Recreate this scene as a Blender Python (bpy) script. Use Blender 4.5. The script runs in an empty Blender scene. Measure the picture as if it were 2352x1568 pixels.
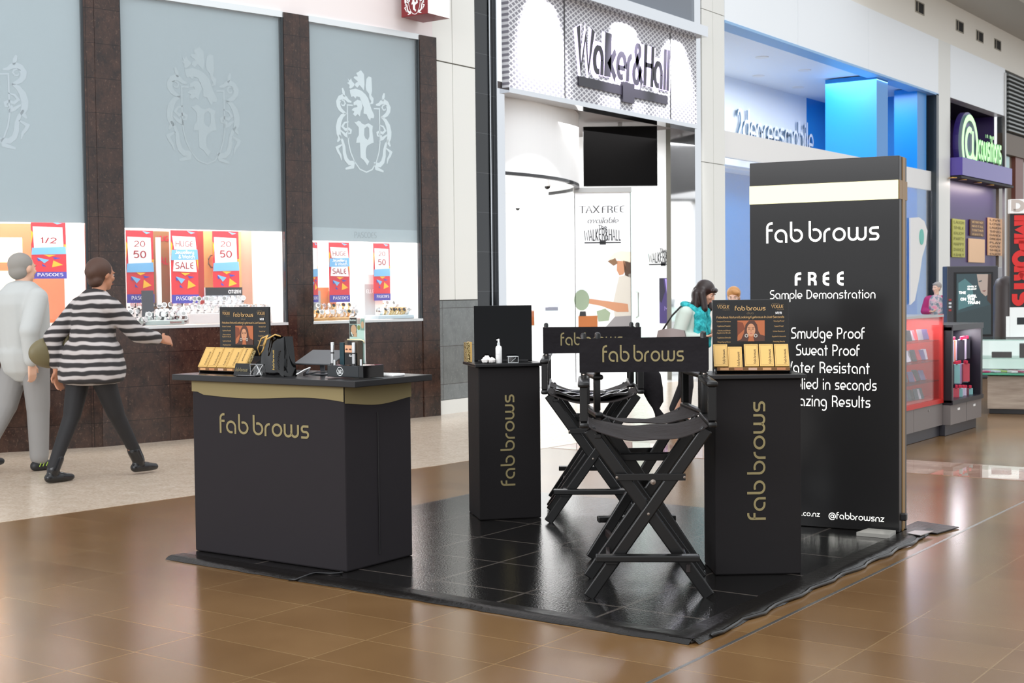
import bpy, bmesh, math, random
from mathutils import Vector, Matrix
random.seed(7)
PI = math.pi
S = bpy.context.scene
COL = S.collection
# ---------------- camera, world, lights, exposure ----------------
CAMZ = 1.35
FPX = 3140.2
_yaw, _pit, _rol = math.radians(35.336), math.radians(-2.117), math.radians(-.6)
F_ = Vector((-math.sin(_yaw)*math.cos(_pit), math.cos(_yaw)*math.cos(_pit), math.sin(_pit)))
R0 = Vector((math.cos(_yaw), math.sin(_yaw), 0)); U0 = R0.cross(F_)
R_ = R0*math.cos(_rol) + U0*math.sin(_rol); U_ = -R0*math.sin(_rol) + U0*math.cos(_rol)
cd = bpy.data.cameras.new('camera'); cam = bpy.data.objects.new('camera', cd); COL.objects.link(cam)
cam.matrix_world = Matrix(((R_.x, U_.x, -F_.x, 0), (R_.y, U_.y, -F_.y, 0), (R_.z, U_.z, -F_.z, CAMZ), (0, 0, 0, 1)))
cd.sensor_width = 36; cd.lens = FPX/2352*36; cd.clip_end = 200; cd.clip_start = .05
cd.dof.use_dof = True; cd.dof.focus_distance = 6.9; cd.dof.aperture_fstop = 8
S.camera = cam
w = bpy.data.worlds.new('world'); S.world = w; w.use_nodes = True
_bg = w.node_tree.nodes['Background']; _bg.inputs[0].default_value = (.93, .965, 1, 1); _bg.inputs[1].default_value = .8
S.view_settings.view_transform = 'Standard'; S.view_settings.look = 'None'; S.view_settings.gamma = 1
S.view_settings.exposure = .55; S.view_settings.use_curve_mapping = False

def light(name, kind, loc, rot, energy, size=None, sy=None, color=(1, 1, 1), spot=None, soft=None, target=None):
    l = bpy.data.lights.new(name, kind); l.energy = energy; l.color = color
    if kind == 'AREA':
        l.shape = 'RECTANGLE'; l.size = size; l.size_y = sy or size
    elif kind == 'SPOT':
        l.spot_size = spot; l.spot_blend = .5; l.shadow_soft_size = soft or .05
    else: l.shadow_soft_size = soft or .05
    o = bpy.data.objects.new(name, l); COL.objects.link(o); o.location = loc; o.rotation_euler = rot
    if target is not None: o.rotation_euler = (Vector(target)-Vector(loc)).to_track_quat('-Z', 'Y').to_euler()
    return o
# atrium skylight daylight, high over the concourse
light('skylight_daylight', 'AREA', (-1, 6, 9.5), (0, 0, 0), 560, 9, 22, (.95, .98, 1))
light('fill_behind_camera', 'AREA', (-3.5, -9, 6), (0, 0, 0), 900, 14, 5, (.97, .98, 1), target=(-5, 7, .8))  # added soft fill from behind the camera, no window known there
# ceiling lamps of the shops
light('jewellery_shop_lamps', 'AREA', (-12.6, 15.4, 3.6), (0, 0, 0), 170, 4.4, 4.2)
light('jewellery_shop_lamps', 'AREA', (-16, 22, 3.6), (0, 0, 0), 260, 5, 7)
light('jewellery_entrance_lamps', 'AREA', (-10.0, 15.4, 3.55), (0, PI*.05, 0), 45, .9, 4.0)
light('phone_shop_lamps', 'AREA', (-10.0, 23.3, 5.3), (0, 0, 0), 180, 1.2, 8.0, (.92, .97, 1))
light('gift_shop_lamps', 'AREA', (-9.16, 31.4, 3.6), (0, .25, 0), 13, .2, 3.4, (1, .85, .8))
light('gift_shop_upper_lamps', 'AREA', (-10.2, 31.4, 5.3), (0, 0, 0), 4, .8, 3)
for k, (yy, zz) in enumerate(((13.75, 4.5), (15.7, 4.55), (17.1, 4.4))):
    light('sign_glare_spot', 'SPOT', (-8.75, yy, 5.15), (0, 0, 0), (420, 420, 330)[k], spot=math.radians(62), soft=.06, target=(-9.25, yy, zz-.05))  # added spots imitating the glare of lights mirrored in the sign

# ---------------- projection helpers (points of the place from the survey of the picture) ----------------
CP = Vector((0, 0, CAMZ))
def ray(x, y): return F_ + R_*((x-1176)/FPX) - U_*((y-784)/FPX)
def at(x, y, d): return CP + ray(x, y)*d
def G(x, y, z=0.):
    r = ray(x, y); return CP + r*((z-CAMZ)/r.z)
def PL(x, y, P, Q):
    n = Vector((-(Q[1]-P[1]), Q[0]-P[0], 0)); r = ray(x, y)
    return CP + r*(((Vector((P[0], P[1], 0))-CP).dot(n))/r.dot(n))
def WX(x, y, X=-9.3): return PL(x, y, (X, 0), (X, 1))

# ---------------- materials ----------------
def lin(h):
    if isinstance(h, tuple): c = [v/255 for v in h]
    else: c = [int(h[i:i+2], 16)/255 for i in (0, 2, 4)]
    return tuple((v/12.92 if v <= .04045 else ((v+.055)/1.055)**2.4) for v in c) + (1,)
MAT = {}
def M(name, col='808080', rough=.5, metal=0, emit=0, ecol=None, spec=.5, alpha=1, trans=0, coat=0, sheen=0):
    if name in MAT: return MAT[name]
    m = bpy.data.materials.new(name); m.use_nodes = True
    b = m.node_tree.nodes['Principled BSDF']; c = lin(col)
    b.inputs['Base Color'].default_value = c; b.inputs['Roughness'].default_value = rough; b.inputs['Metallic'].default_value = metal
    b.inputs['Specular IOR Level'].default_value = spec
    if emit: b.inputs['Emission Color'].default_value = lin(ecol) if ecol else c; b.inputs['Emission Strength'].default_value = emit
    if trans: b.inputs['Transmission Weight'].default_value = trans; b.inputs['IOR'].default_value = 1.45
    if coat: b.inputs['Coat Weight'].default_value = coat; b.inputs['Coat Roughness'].default_value = .05
    if alpha < 1: b.inputs['Alpha'].default_value = alpha
    MAT[name] = m; return m
def N(m, t, **k):
    n = m.node_tree.nodes.new(t)
    for a, v in k.items(): setattr(n, a, v)
    return n
def L(m, a, b): m.node_tree.links.new(a, b)
def P(m): return m.node_tree.nodes['Principled BSDF']
def coords(m, scale=(1, 1, 1), rot=(0, 0, 0), loc=(0, 0, 0)):
    t = N(m, 'ShaderNodeNewGeometry'); mp = N(m, 'ShaderNodeMapping'); L(m, t.outputs['Position'], mp.inputs[0])
    mp.inputs['Scale'].default_value = scale; mp.inputs['Rotation'].default_value = rot; mp.inputs['Location'].default_value = loc
    return mp.outputs[0]
def ocoords(m, scale=(1, 1, 1)):
    t = N(m, 'ShaderNodeTexCoord'); mp = N(m, 'ShaderNodeMapping'); L(m, t.outputs['Object'], mp.inputs[0])
    mp.inputs['Scale'].default_value = scale; return mp.outputs[0]
def noise(m, vec, scale, detail=4, rough=.6):
    n = N(m, 'ShaderNodeTexNoise'); L(m, vec, n.inputs['Vector']); n.inputs['Scale'].default_value = scale
    n.inputs['Detail'].default_value = detail; n.inputs['Roughness'].default_value = rough; return n.outputs['Fac']
def ramp(m, fac, stops, interp='LINEAR'):
    r = N(m, 'ShaderNodeValToRGB'); L(m, fac, r.inputs[0]); e = r.color_ramp.elements; r.color_ramp.interpolation = interp
    while len(e) < len(stops): e.new(.5)
    for k, (p, c) in enumerate(stops): e[k].position = p; e[k].color = lin(c)
    return r.outputs[0]
def mix(m, fac, a, b, mode='MIX'):
    n = N(m, 'ShaderNodeMix', data_type='RGBA', blend_type=mode)
    if hasattr(fac, 'node'): L(m, fac, n.inputs[0])
    else: n.inputs[0].default_value = fac
    for s, v in ((6, a), (7, b)):
        if hasattr(v, 'node'): L(m, v, n.inputs[s])
        else: n.inputs[s].default_value = lin(v)
    return n.outputs[2]
def bump(m, h, strength=.1, dist=.01):
    b = N(m, 'ShaderNodeBump'); L(m, h, b.inputs['Height']); b.inputs['Strength'].default_value = strength; b.inputs['Distance'].default_value = dist
    L(m, b.outputs[0], P(m).inputs['Normal'])
def brickmat(name, c1, c2, mortar, w, h, ms, rough, loc=(0, 0, 0), plane='xy', var=None, bumps=0., spec=.5, nscale=6, rot=0):
    m = M(name, rough=rough, spec=spec)
    if plane == 'xy': v = coords(m, loc=loc, rot=(0, 0, rot))
    else:                     # vertical wall running along world y: map (y, z)
        g = N(m, 'ShaderNodeNewGeometry'); s = N(m, 'ShaderNodeSeparateXYZ'); c = N(m, 'ShaderNodeCombineXYZ')
        L(m, g.outputs['Position'], s.inputs[0]); L(m, s.outputs[1], c.inputs[0]); L(m, s.outputs[2], c.inputs[1])
        mp = N(m, 'ShaderNodeMapping'); L(m, c.outputs[0], mp.inputs[0]); mp.inputs['Location'].default_value = loc; v = mp.outputs[0]
    b = N(m, 'ShaderNodeTexBrick'); L(m, v, b.inputs['Vector']); b.offset = 0
    b.inputs['Color1'].default_value = lin(c1); b.inputs['Color2'].default_value = lin(c2); b.inputs['Mortar'].default_value = lin(mortar)
    b.inputs['Scale'].default_value = 1; b.inputs['Brick Width'].default_value = w; b.inputs['Row Height'].default_value = h
    b.inputs['Mortar Size'].default_value = ms; b.inputs['Mortar Smooth'].default_value = .2
    out = b.outputs['Color']
    if var:
        n = noise(m, coords(m), nscale, 5, .65); out = mix(m, 1, out, ramp(m, n, var), 'MULTIPLY')
    L(m, out, P(m).inputs['Base Color'])
    if bumps:
        inv = N(m, 'ShaderNodeMath', operation='SUBTRACT'); inv.inputs[0].default_value = 1; L(m, b.outputs['Fac'], inv.inputs[1]); bump(m, inv.outputs[0], bumps, .004)
    return m
m_floor = brickmat('brown_floor_tile', '7f613f', '735636', '8d7350', .62, .305, .003, .2, loc=(.42, .005, 0), var=((.25, 'ddd6cc'), (.75, 'ffffff')), nscale=1.6, spec=.6)
m_path = M('beige_stone', rough=.2, spec=.7)
_n = noise(m_path, coords(m_path), 9, 8, .7); _n2 = noise(m_path, coords(m_path), 45, 3)
L(m_path, mix(m_path, .35, ramp(m_path, _n, ((.3, 'bba994'), (.7, 'd9cab8'))), ramp(m_path, _n2, ((.4, 'a8917a'), (.7, 'e6d8c6'))), 'MIX'), P(m_path).inputs['Base Color'])
m_mat = brickmat('black_vinyl_tile', '131211', '161514', '4e4843', .5, .5, .008, .15, loc=(.44, .07, 0), spec=.55)
_nb = noise(m_mat, coords(m_mat), 90, 2)
_b2 = N(m_mat, 'ShaderNodeBump'); L(m_mat, _nb, _b2.inputs['Height']); _b2.inputs['Strength'].default_value = .25; _b2.inputs['Distance'].default_value = .003
L(m_mat, _b2.outputs[0], P(m_mat).inputs['Normal'])
def granite(name, dark, midc, light_, w=.72, h=.305):
    m = brickmat(name, 'ffffff', 'e8e4e0', '8a7c72', w, h, .003, .12, plane='yz', loc=(.2, .09, 0))
    br = P(m).inputs['Base Color'].links[0].from_socket
    v = coords(m, scale=(1, 1, .8)); a = noise(m, v, 7, 7, .75); b = noise(m, v, 45, 3, .7)
    c = mix(m, ramp(m, b, ((.58, '000000'), (.8, 'ffffff'))), ramp(m, a, ((.35, dark), (.68, midc))), light_)
    L(m, mix(m, 1, br, c, 'MULTIPLY'), P(m).inputs['Base Color']); return m
m_gran = granite('brown_granite', '261d1b', '4a342b', '6e5648')
m_gray_gran = granite('grey_granite', '6d7272', '7f8484', '969a98', 1.2, .42)
m_blacktile = brickmat('black_polished_tile', '1d1f21', '23262a', '4a4d50', .4, .45, .003, .08, plane='yz')
m_panel = M('warm_white_panel', 'e8e8e2', .35)
m_white = M('white_paint', 'f1f0ee', .5); m_pinkwhite = M('soft_white_plaster', 'efe6e4', .6)
m_shopwhite = M('shop_white', 'fafafa', .4)
m_beige = M('beige_plaster', 'f0ece2', .6); m_ceil = M('ceiling_grey', 'b4b4b0', .8)
m_chrome = M('chrome', 'd8dadd', .08, 1); m_steel = M('brushed_steel', 'b9b7b4', .3, 1)
m_char = M('charcoal_fabric', '242023', .75, spec=.25); _v = coords(m_char); bump(m_char, noise(m_char, _v, 5, 3), .12, .02)
m_pill = M('pillar_fabric', '181516', .7, spec=.25); bump(m_pill, noise(m_pill, coords(m_pill), 5, 3), .1, .02)
m_goldband = M('gold_fabric', '847650', .7); m_goldprint = M('gold_print', '8a7d55', .6)
m_blacktop = M('black_laminate', '131215', .3); m_blk = M('black_plastic', '0e0d0f', .35); m_blkgloss = M('black_gloss', '070607', .07)
m_canvas = M('black_canvas', '1c191c', .8, spec=.2); bump(m_canvas, noise(m_canvas, coords(m_canvas), 9, 3), .35, .03)
m_seat = M('black_canvas_seat', '292322', .75, spec=.25); bump(m_seat, noise(m_seat, coords(m_seat, scale=(1, 2.2, 1)), 7, 3), .45, .03)
m_wood = M('black_painted_wood', '0d0c0c', .32, spec=.4); m_bolt = M('dull_metal_bolt', '8a8078', .35, 1)
m_gold = M('gold_carton', 'd0a75e', .42, .15); m_goldline = M('dark_print', '3a2a14', .5)
m_wprint = M('white_lettering', 'ffffff', .4); m_litwhite = M('backlit_white_lettering', 'ffffff', .4, emit=1.1, ecol='fffdf0')
m_litgold = M('backlit_gold_band', 'efe3a0', .4, emit=.55, ecol='fbf2b6')
m_glass = M('clear_glass', 'ffffff', .02, trans=1, spec=.5)
def thinglass(name, tint='ffffff', refl=.09, rough=.02, op=0.0):
    m = bpy.data.materials.new(name); m.use_nodes = True; nt = m.node_tree; nt.nodes.clear()
    o = nt.nodes.new('ShaderNodeOutputMaterial'); t = nt.nodes.new('ShaderNodeBsdfTransparent'); g = nt.nodes.new('ShaderNodeBsdfGlossy')
    t.inputs[0].default_value = lin(tint); g.inputs['Roughness'].default_value = rough
    lw = nt.nodes.new('ShaderNodeLayerWeight'); lw.inputs[0].default_value = .25
    mm = nt.nodes.new('ShaderNodeMath'); mm.operation = 'MULTIPLY_ADD'; mm.inputs[1].default_value = .3; mm.inputs[2].default_value = refl*.4
    nt.links.new(lw.outputs['Fresnel'], mm.inputs[0])
    x = nt.nodes.new('ShaderNodeMixShader'); nt.links.new(mm.outputs[0], x.inputs[0]); nt.links.new(t.outputs[0], x.inputs[1]); nt.links.new(g.outputs[0], x.inputs[2])
    nt.links.new(x.outputs[0], o.inputs[0]); MAT[name] = m; return m
m_pane = thinglass('window_pane'); m_greenpane = thinglass('green_edge_glass', 'eef8f5')

# ---------------- geometry helpers ----------------
XF = {}
def new(): return bmesh.new()
def box(bm, x0, x1, y0, y1, z0, z1, bev=0, mtx=None):
    r = bmesh.ops.create_cube(bm, size=1)['verts']
    for v in r: v.co = Vector(((x0+x1)/2+v.co.x*(x1-x0), (y0+y1)/2+v.co.y*(y1-y0), (z0+z1)/2+v.co.z*(z1-z0)))
    if bev:
        es = list({e for v in r for e in v.link_edges}); q = bmesh.ops.bevel(bm, geom=es, offset=bev, segments=2, affect='EDGES', profile=.5)
        r = list({v for f in q['faces'] for v in f.verts} | {v for v in r if v.is_valid})
    if mtx is not None:
        for v in set(r): v.co = mtx @ v.co
    return bm
def prism(bm, pts, d):         # planar polygon (3D points) extruded by vector d
    a = [bm.verts.new(p) for p in pts]; b = [bm.verts.new(Vector(p)+Vector(d)) for p in pts]; n = len(pts)
    bm.faces.new(a[::-1]); bm.faces.new(b)
    for i in range(n): bm.faces.new((a[i], a[(i+1) % n], b[(i+1) % n], b[i]))
    return bm
def lathe(bm, prof, n=24, c=(0, 0, 0), axis=None):
    c = Vector(c); rot = Vector((0, 0, 1)).rotation_difference(Vector(axis).normalized()).to_matrix() if axis else Matrix.Identity(3)
    rings = []
    for r, z in prof:
        if r < 1e-5: rings.append([bm.verts.new(c+rot@Vector((0, 0, z)))])
        else: rings.append([bm.verts.new(c+rot@Vector((r*math.cos(2*PI*k/n), r*math.sin(2*PI*k/n), z))) for k in range(n)])
    for a, b in zip(rings, rings[1:]):
        for k in range(n):
            q = [a[k % len(a)], a[(k+1) % len(a)], b[(k+1) % len(b)], b[k % len(b)]]; q2 = []
            for v in q:
                if v not in q2: q2.append(v)
            if len(q2) > 2:
                try: bm.faces.new(q2)
                except ValueError: pass
    for g in (rings[0], rings[-1]):
        if len(g) > 2:
            try: bm.faces.new(g)
            except ValueError: pass
    return bm
def tube(bm, pts, r, n=8):
    pts = [Vector(p) for p in pts]; rings = []; up = Vector((0, 0, 1))
    for i, p in enumerate(pts):
        t = (pts[min(i+1, len(pts)-1)]-pts[max(i-1, 0)]).normalized()
        s = t.cross(up); s = s.normalized() if s.length > .05 else t.cross(Vector((1, 0, 0))).normalized(); u = s.cross(t)
        rr = r[i] if isinstance(r, (list, tuple)) else r
        rings.append([bm.verts.new(p+(s*math.cos(2*PI*k/n)+u*math.sin(2*PI*k/n))*rr) for k in range(n)])
    for a, b in zip(rings, rings[1:]):
        for k in range(n): bm.faces.new((a[k], a[(k+1) % n], b[(k+1) % n], b[k]))
    bm.faces.new(rings[0][::-1]); bm.faces.new(rings[-1]); return bm
def bar(bm, a, b, w, t, side, bev=.003):   # rectangular bar from a to b: w across 'side' direction, t in the third direction
    a = Vector(a); b = Vector(b); z = (b-a).normalized(); s = Vector(side); s = (s-z*s.dot(z)).normalized(); k = z.cross(s)
    m = Matrix(((s.x, k.x, z.x, a.x), (s.y, k.y, z.y, a.y), (s.z, k.z, z.z, a.z), (0, 0, 0, 1)))
    return box(bm, -w/2, w/2, -t/2, t/2, 0, (b-a).length, bev, m)
def grid(bm, f, nu, nv):
    v = [[bm.verts.new(f(i/nu, j/nv)) for j in range(nv+1)] for i in range(nu+1)]
    for i in range(nu):
        for j in range(nv): bm.faces.new((v[i][j], v[i+1][j], v[i+1][j+1], v[i][j+1]))
    return bm
def slab(bm, f, nu, nv, t):    # grid surface with thickness vector t
    grid(bm, f, nu, nv); grid(bm, lambda a, b: Vector(f(a, b))+Vector(t), nu, nv)
    def strip(g):
        p = [bm.verts.new(g(k)) for k in range(len(rng))]; q = [bm.verts.new(Vector(g(k))+Vector(t)) for k in range(len(rng))]
        for k in range(len(rng)-1): bm.faces.new((p[k], p[k+1], q[k+1], q[k]))
    for e in (0, 1):
        rng = range(nv+1); strip(lambda k: f(e, k/nv))
        rng = range(nu+1); strip(lambda k: f(k/nu, e))
    return bm
def obj(name, bm, mat, parent=None, smooth=False, world=False, label=None):
    bmesh.ops.recalc_face_normals(bm, faces=bm.faces)
    me = bpy.data.meshes.new(name); bm.to_mesh(me); bm.free()
    if smooth is True: me.polygons.foreach_set('use_smooth', [True]*len(me.polygons))
    elif smooth: me.polygons.foreach_set('use_smooth', [True]*len(me.polygons)); me.set_sharp_from_angle(angle=math.radians(smooth))
    me.materials.append(mat); o = bpy.data.objects.new(name, me); COL.objects.link(o)
    if parent is not None:
        o.parent = parent; XF[o.name] = XF[parent.name]
        if world: me.transform(XF[parent.name].inverted())
    else: XF[o.name] = Matrix.Identity(4)
    if label: o['label'] = label
    return o
def tag(o, label, cat, group=None, kind=None):
    o['label'] = label; o['category'] = cat
    if group: o['group'] = group
    if kind: o['kind'] = kind
    return o
def thing(name, label, cat, loc=(0, 0, 0), rot=(0, 0, 0), group=None):
    if not isinstance(rot, tuple): rot = (0, 0, rot)
    o = bpy.data.objects.new(name, None); COL.objects.link(o); o.location = loc; o.rotation_euler = rot; o.empty_display_size = .1
    from mathutils import Euler
    XF[o.name] = Matrix.Translation(Vector(loc)) @ Euler(rot).to_matrix().to_4x4()
    return tag(o, label, cat, group)
def struct(name, bm, mat, smooth=False):
    o = obj(name, bm, mat, smooth=smooth); o['kind'] = 'structure'; return o
def dup(root, loc, rot=None, label=None, group=None, mats=None):
    r = root.copy(); COL.objects.link(r); r.location = loc
    if rot is not None: r.rotation_euler = rot if isinstance(rot, tuple) else (0, 0, rot)
    if label: r['label'] = label
    if group: r['group'] = group
    for ch in list(root.children):
        c = ch.copy(); COL.objects.link(c); c.parent = r
        for g in ch.children:
            d = g.copy(); COL.objects.link(d); d.parent = c
    return r
def bx(x0, x1, y0, y1, z0, z1, bev=0): return box(new(), x0, x1, y0, y1, z0, z1, bev)

# ---------------- stroke lettering ----------------
def A(cx, cy, r, a0, a1, n=None, ry=None):
    n = n or max(3, int(abs(a1-a0)/18)); ry = ry or r
    return [(cx+r*math.cos(math.radians(a0+(a1-a0)*k/n)), cy+ry*math.sin(math.radians(a0+(a1-a0)*k/n))) for k in range(n+1)]
GL = {
 'a': (1.05, [A(.48, .5, .4, 0, 290), [(.88, .52), (.88, 0)]]), 'b': (1.0, [[(.12, 1.5), (.12, .5)] + A(.52, .5, .4, 180, 475)]),
 'c': (.8, [A(.5, .5, .4, 55, 305)]), 'd': (1.05, [[(.88, 1.5), (.88, .5)] + A(.48, .5, .4, 0, -295)]),
 'e': (.98, [[(.86, .42), (.88, .55)] + A(.48, .5, .4, 8, 300), [(.14, .42), (.88, .42)]]),
 'f': (.58, [[(.12, 0), (.12, 1.12)] + A(.42, 1.12, .3, 180, 90) + [(.52, 1.42)], [(.12, .92), (.52, .92)]]),
 'g': (1.05, [A(.48, .5, .4, 0, 290), [(.88, .6), (.88, -.1)] + A(.5, -.1, .38, 0, -130)]),
 'h': (.95, [[(.12, 1.5), (.12, 0)], [(.12, .5)] + A(.47, .55, .35, 180, 0) + [(.82, 0)]]),
 'i': (.3, [[(.14, .95), (.14, 0)], [(.14, 1.22), (.14, 1.4)]]), 'j': (.35, [[(.2, .95), (.2, -.2)] + A(0, -.2, .2, 0, -80), [(.2, 1.22), (.2, 1.4)]]),
 'k': (.85, [[(.12, 1.5), (.12, 0)], [(.75, .95), (.18, .48), (.8, 0)]]), 'l': (.3, [[(.14, 1.5), (.14, 0)]]),
 'm': (1.4, [[(.12, 0), (.12, .6)] + A(.42, .6, .3, 180, 0) + [(.72, 0)], [(.72, .6)] + A(1.0, .6, .3, 170, 0) + [(1.3, 0)]]),
 'n': (.98, [[(.12, 0), (.12, .55)] + A(.48, .55, .36, 180, 0) + [(.84, 0)]]), 'o': (1.0, [A(.5, .5, .4, 0, 360, 24)]),
 'p': (1.0, [[(.12, -.5), (.12, .5)] + A(.52, .5, .4, 180, -115)]), 'q': (1.05, [A(.48, .5, .4, 0, 290), [(.88, .6), (.88, -.5)]]),
 'r': (.6, [[(.12, 0), (.12, .5)] + A(.5, .52, .38, 180, 85)]),
 's': (.82, [[(.74, .9), (.34, .9)] + A(.34, .7, .2, 90, 270) + [(.5, .5)] + A(.5, .3, .2, 90, -90) + [(.08, .1)]]),
 't': (.6, [[(.26, 1.35), (.26, 0)], [(.04, .92), (.55, .92)]]), 'u': (.98, [[(.12, .98), (.12, .45)] + A(.48, .45, .36, 180, 360) + [(.84, .98)]]),
 'v': (.85, [[(.06, .98), (.42, .05), (.78, .98)]]), 'w': (1.42, [[(.12, .98), (.12, .4)] + A(.42, .4, .3, 180, 350), [(.72, .98), (.72, .4)] + A(1.01, .4, .3, 180, 360) + [(1.31, .98)]]),
 'x': (.85, [[(.06, .95), (.78, 0)], [(.78, .95), (.06, 0)]]), 'y': (.98, [[(.12, .98), (.12, .45)] + A(.48, .45, .36, 180, 360), [(.84, .98), (.84, -.1)] + A(.5, -.1, .34, 0, -120)]),
 'z': (.8, [[(.08, .9), (.7, .9), (.1, .1), (.74, .1)]]),
 'A': (1.15, [[(.06, 0), (.55, 1.45), (1.04, 0)], [(.24, .5), (.86, .5)]]), 'B': (1.0, [[(.14, 0), (.14, 1.4), (.5, 1.4)] + A(.5, 1.08, .32, 90, -90) + [(.14, .76)], [(.5, .76)] + A(.5, .42, .36, 90, -90) + [(.14, .06)]]),
 'C': (1.05, [A(.64, .72, .52, 50, 310, ry=.66)]), 'D': (1.15, [[(.14, 0), (.14, 1.38), (.45, 1.38)] + A(.45, .72, .56, 90, -90, ry=.66) + [(.14, .06)]]),
 'E': (.95, [A(.75, 1.03, .6, 90, 200, ry=.36) + [], A(.75, .42, .6, 160, 270, ry=.36), [(.16, .9), (.16, .5)], [(.2, .74), (.75, .74)]]),
 'F': (.85, [[(.14, 0), (.14, 1.0)] + A(.5, 1.0, .36, 180, 90) + [(.75, 1.38)], [(.14, .76), (.7, .76)]]),
 'G': (1.15, [A(.64, .72, .52, 50, 350, ry=.66), [(1.1, .62), (.7, .62)]]), 'H': (1.1, [[(.14, 0), (.14, 1.45)], [(.96, 0), (.96, 1.45)], [(.14, .75), (.96, .75)]]),
 'I': (.4, [[(.2, 0), (.2, 1.45)]]), 'J': (.75, [[(.58, 1.45), (.58, .35)] + A(.3, .35, .28, 0, -170)]), 'K': (1.0, [[(.14, 0), (.14, 1.45)], [(.92, 1.45), (.2, .7), (.94, 0)]]),
 'L': (.85, [[(.14, 1.45), (.14, .06), (.78, .06)]]), 'M': (1.4, [[(.14, 0), (.14, 1.4), (.7, .5), (1.26, 1.4), (1.26, 0)]]), 'N': (1.15, [[(.14, 0), (.14, 1.4), (1.0, .05), (1.0, 1.45)]]),
 'O': (1.25, [A(.62, .72, .52, 0, 360, 24, .66)]), 'P': (1.0, [[(.14, 0), (.14, 1.38), (.5, 1.38)] + A(.5, 1.02, .36, 90, -90) + [(.14, .66)]]),
 'Q': (1.25, [A(.62, .72, .52, 0, 360, 24, .66), [(.8, .3), (1.1, 0)]]), 'R': (1.0, [[(.14, 0), (.14, 1.38), (.5, 1.38)] + A(.5, 1.04, .34, 90, -90) + [(.3, .7)], [(.45, .7)] + A(.5, .3, .36, 80, 0) + [(.86, 0)]]),
 'S': (.95, [[(.82, 1.38), (.45, 1.38)] + A(.45, 1.06, .32, 90, 270) + [(.5, .74)] + A(.5, .4, .34, 90, -90) + [(.08, .06)]]), 'T': (1.0, [[(.5, 0), (.5, 1.4)], [(.05, 1.38), (.95, 1.38)]]),
 'U': (1.1, [[(.14, 1.45), (.14, .5)] + A(.55, .5, .41, 180, 360) + [(.96, 1.45)]]), 'V': (1.1, [[(.06, 1.45), (.55, .05), (1.04, 1.45)]]), 'W': (1.6, [[(.06, 1.45), (.42, .05), (.8, 1.2), (1.18, .05), (1.54, 1.45)]]),
 'X': (1.1, [[(.08, 1.45), (1.0, 0)], [(1.0, 1.45), (.08, 0)]]), 'Y': (1.05, [[(.06, 1.45), (.52, .75), (.52, 0)], [(.52, .75), (.98, 1.45)]]), 'Z': (1.0, [[(.08, 1.38), (.9, 1.38), (.1, .06), (.94, .06)]]),
 '0': (1.0, [A(.5, .72, .38, 0, 360, 24, .66)]), '1': (.6, [[(.12, 1.1), (.36, 1.4), (.36, 0)]]), '2': (.95, [A(.47, 1.02, .36, 165, -40, ry=.36) + [(.1, .06), (.86, .06)]]),
 '4': (1.0, [[(.72, 0), (.72, 1.4), (.08, .4), (.94, .4)]]), '5': (.95, [[(.8, 1.38), (.22, 1.38), (.16, .8)] + A(.44, .48, .38, 125, -140, ry=.42)]), '9': (.95, [A(.46, 1.0, .34, 0, 360, 20), [(.8, 1.0), (.8, .4)] + A(.46, .4, .34, 0, -130)]),
 '&': (1.15, [[(1.05, 0), (.3, 1.0)] + A(.48, 1.12, .22, 200, -20) + [(.25, .62)] + A(.42, .36, .32, 140, 300) + [(.95, .6)]]), '.': (.3, [[(.14, 0), (.14, .2)]]), ',': (.3, [[(.16, .15), (.08, -.15)]]),
 '@': (1.6, [A(.8, .5, .3, 0, 360, 18), [(1.1, .8), (1.1, .35)] + A(1.28, .35, .18, 180, 360) + A(.8, .5, .68, 0, 310, 24, .72)]), '$': (.9, [[(.74, 1.2), (.34, 1.2)] + A(.34, .96, .2, 90, 270) + [(.5, .76)] + A(.5, .46, .26, 90, -90) + [(.08, .2)], [(.42, 1.45), (.42, 0)]]),
 '3': (.95, [A(.42, 1.06, .32, 150, -80) , A(.42, .4, .38, 80, -150)]), '6': (.95, [A(.46, .44, .36, 0, 360, 20), [(.1, .5), (.14, .9)] + A(.5, .95, .38, 165, 70, ry=.42)]), '7': (.9, [[(.08, 1.38), (.82, 1.38), (.32, 0)]]), '8': (.95, [A(.46, 1.06, .3, 0, 360, 16), A(.46, .4, .36, 0, 360, 18)]),
 '/': (.6, [[(.5, 1.45), (.05, 0)]]), '-': (.6, [[(.1, .55), (.5, .55)]]), '*': (.4, [[(.12, .5), (.28, .5)]]), '%': (1.2, [A(.25, 1.1, .18, 0, 360, 12), A(.95, .3, .18, 0, 360, 12), [(1, 1.4), (.2, 0)]]), ' ': (.22, [])}
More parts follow.
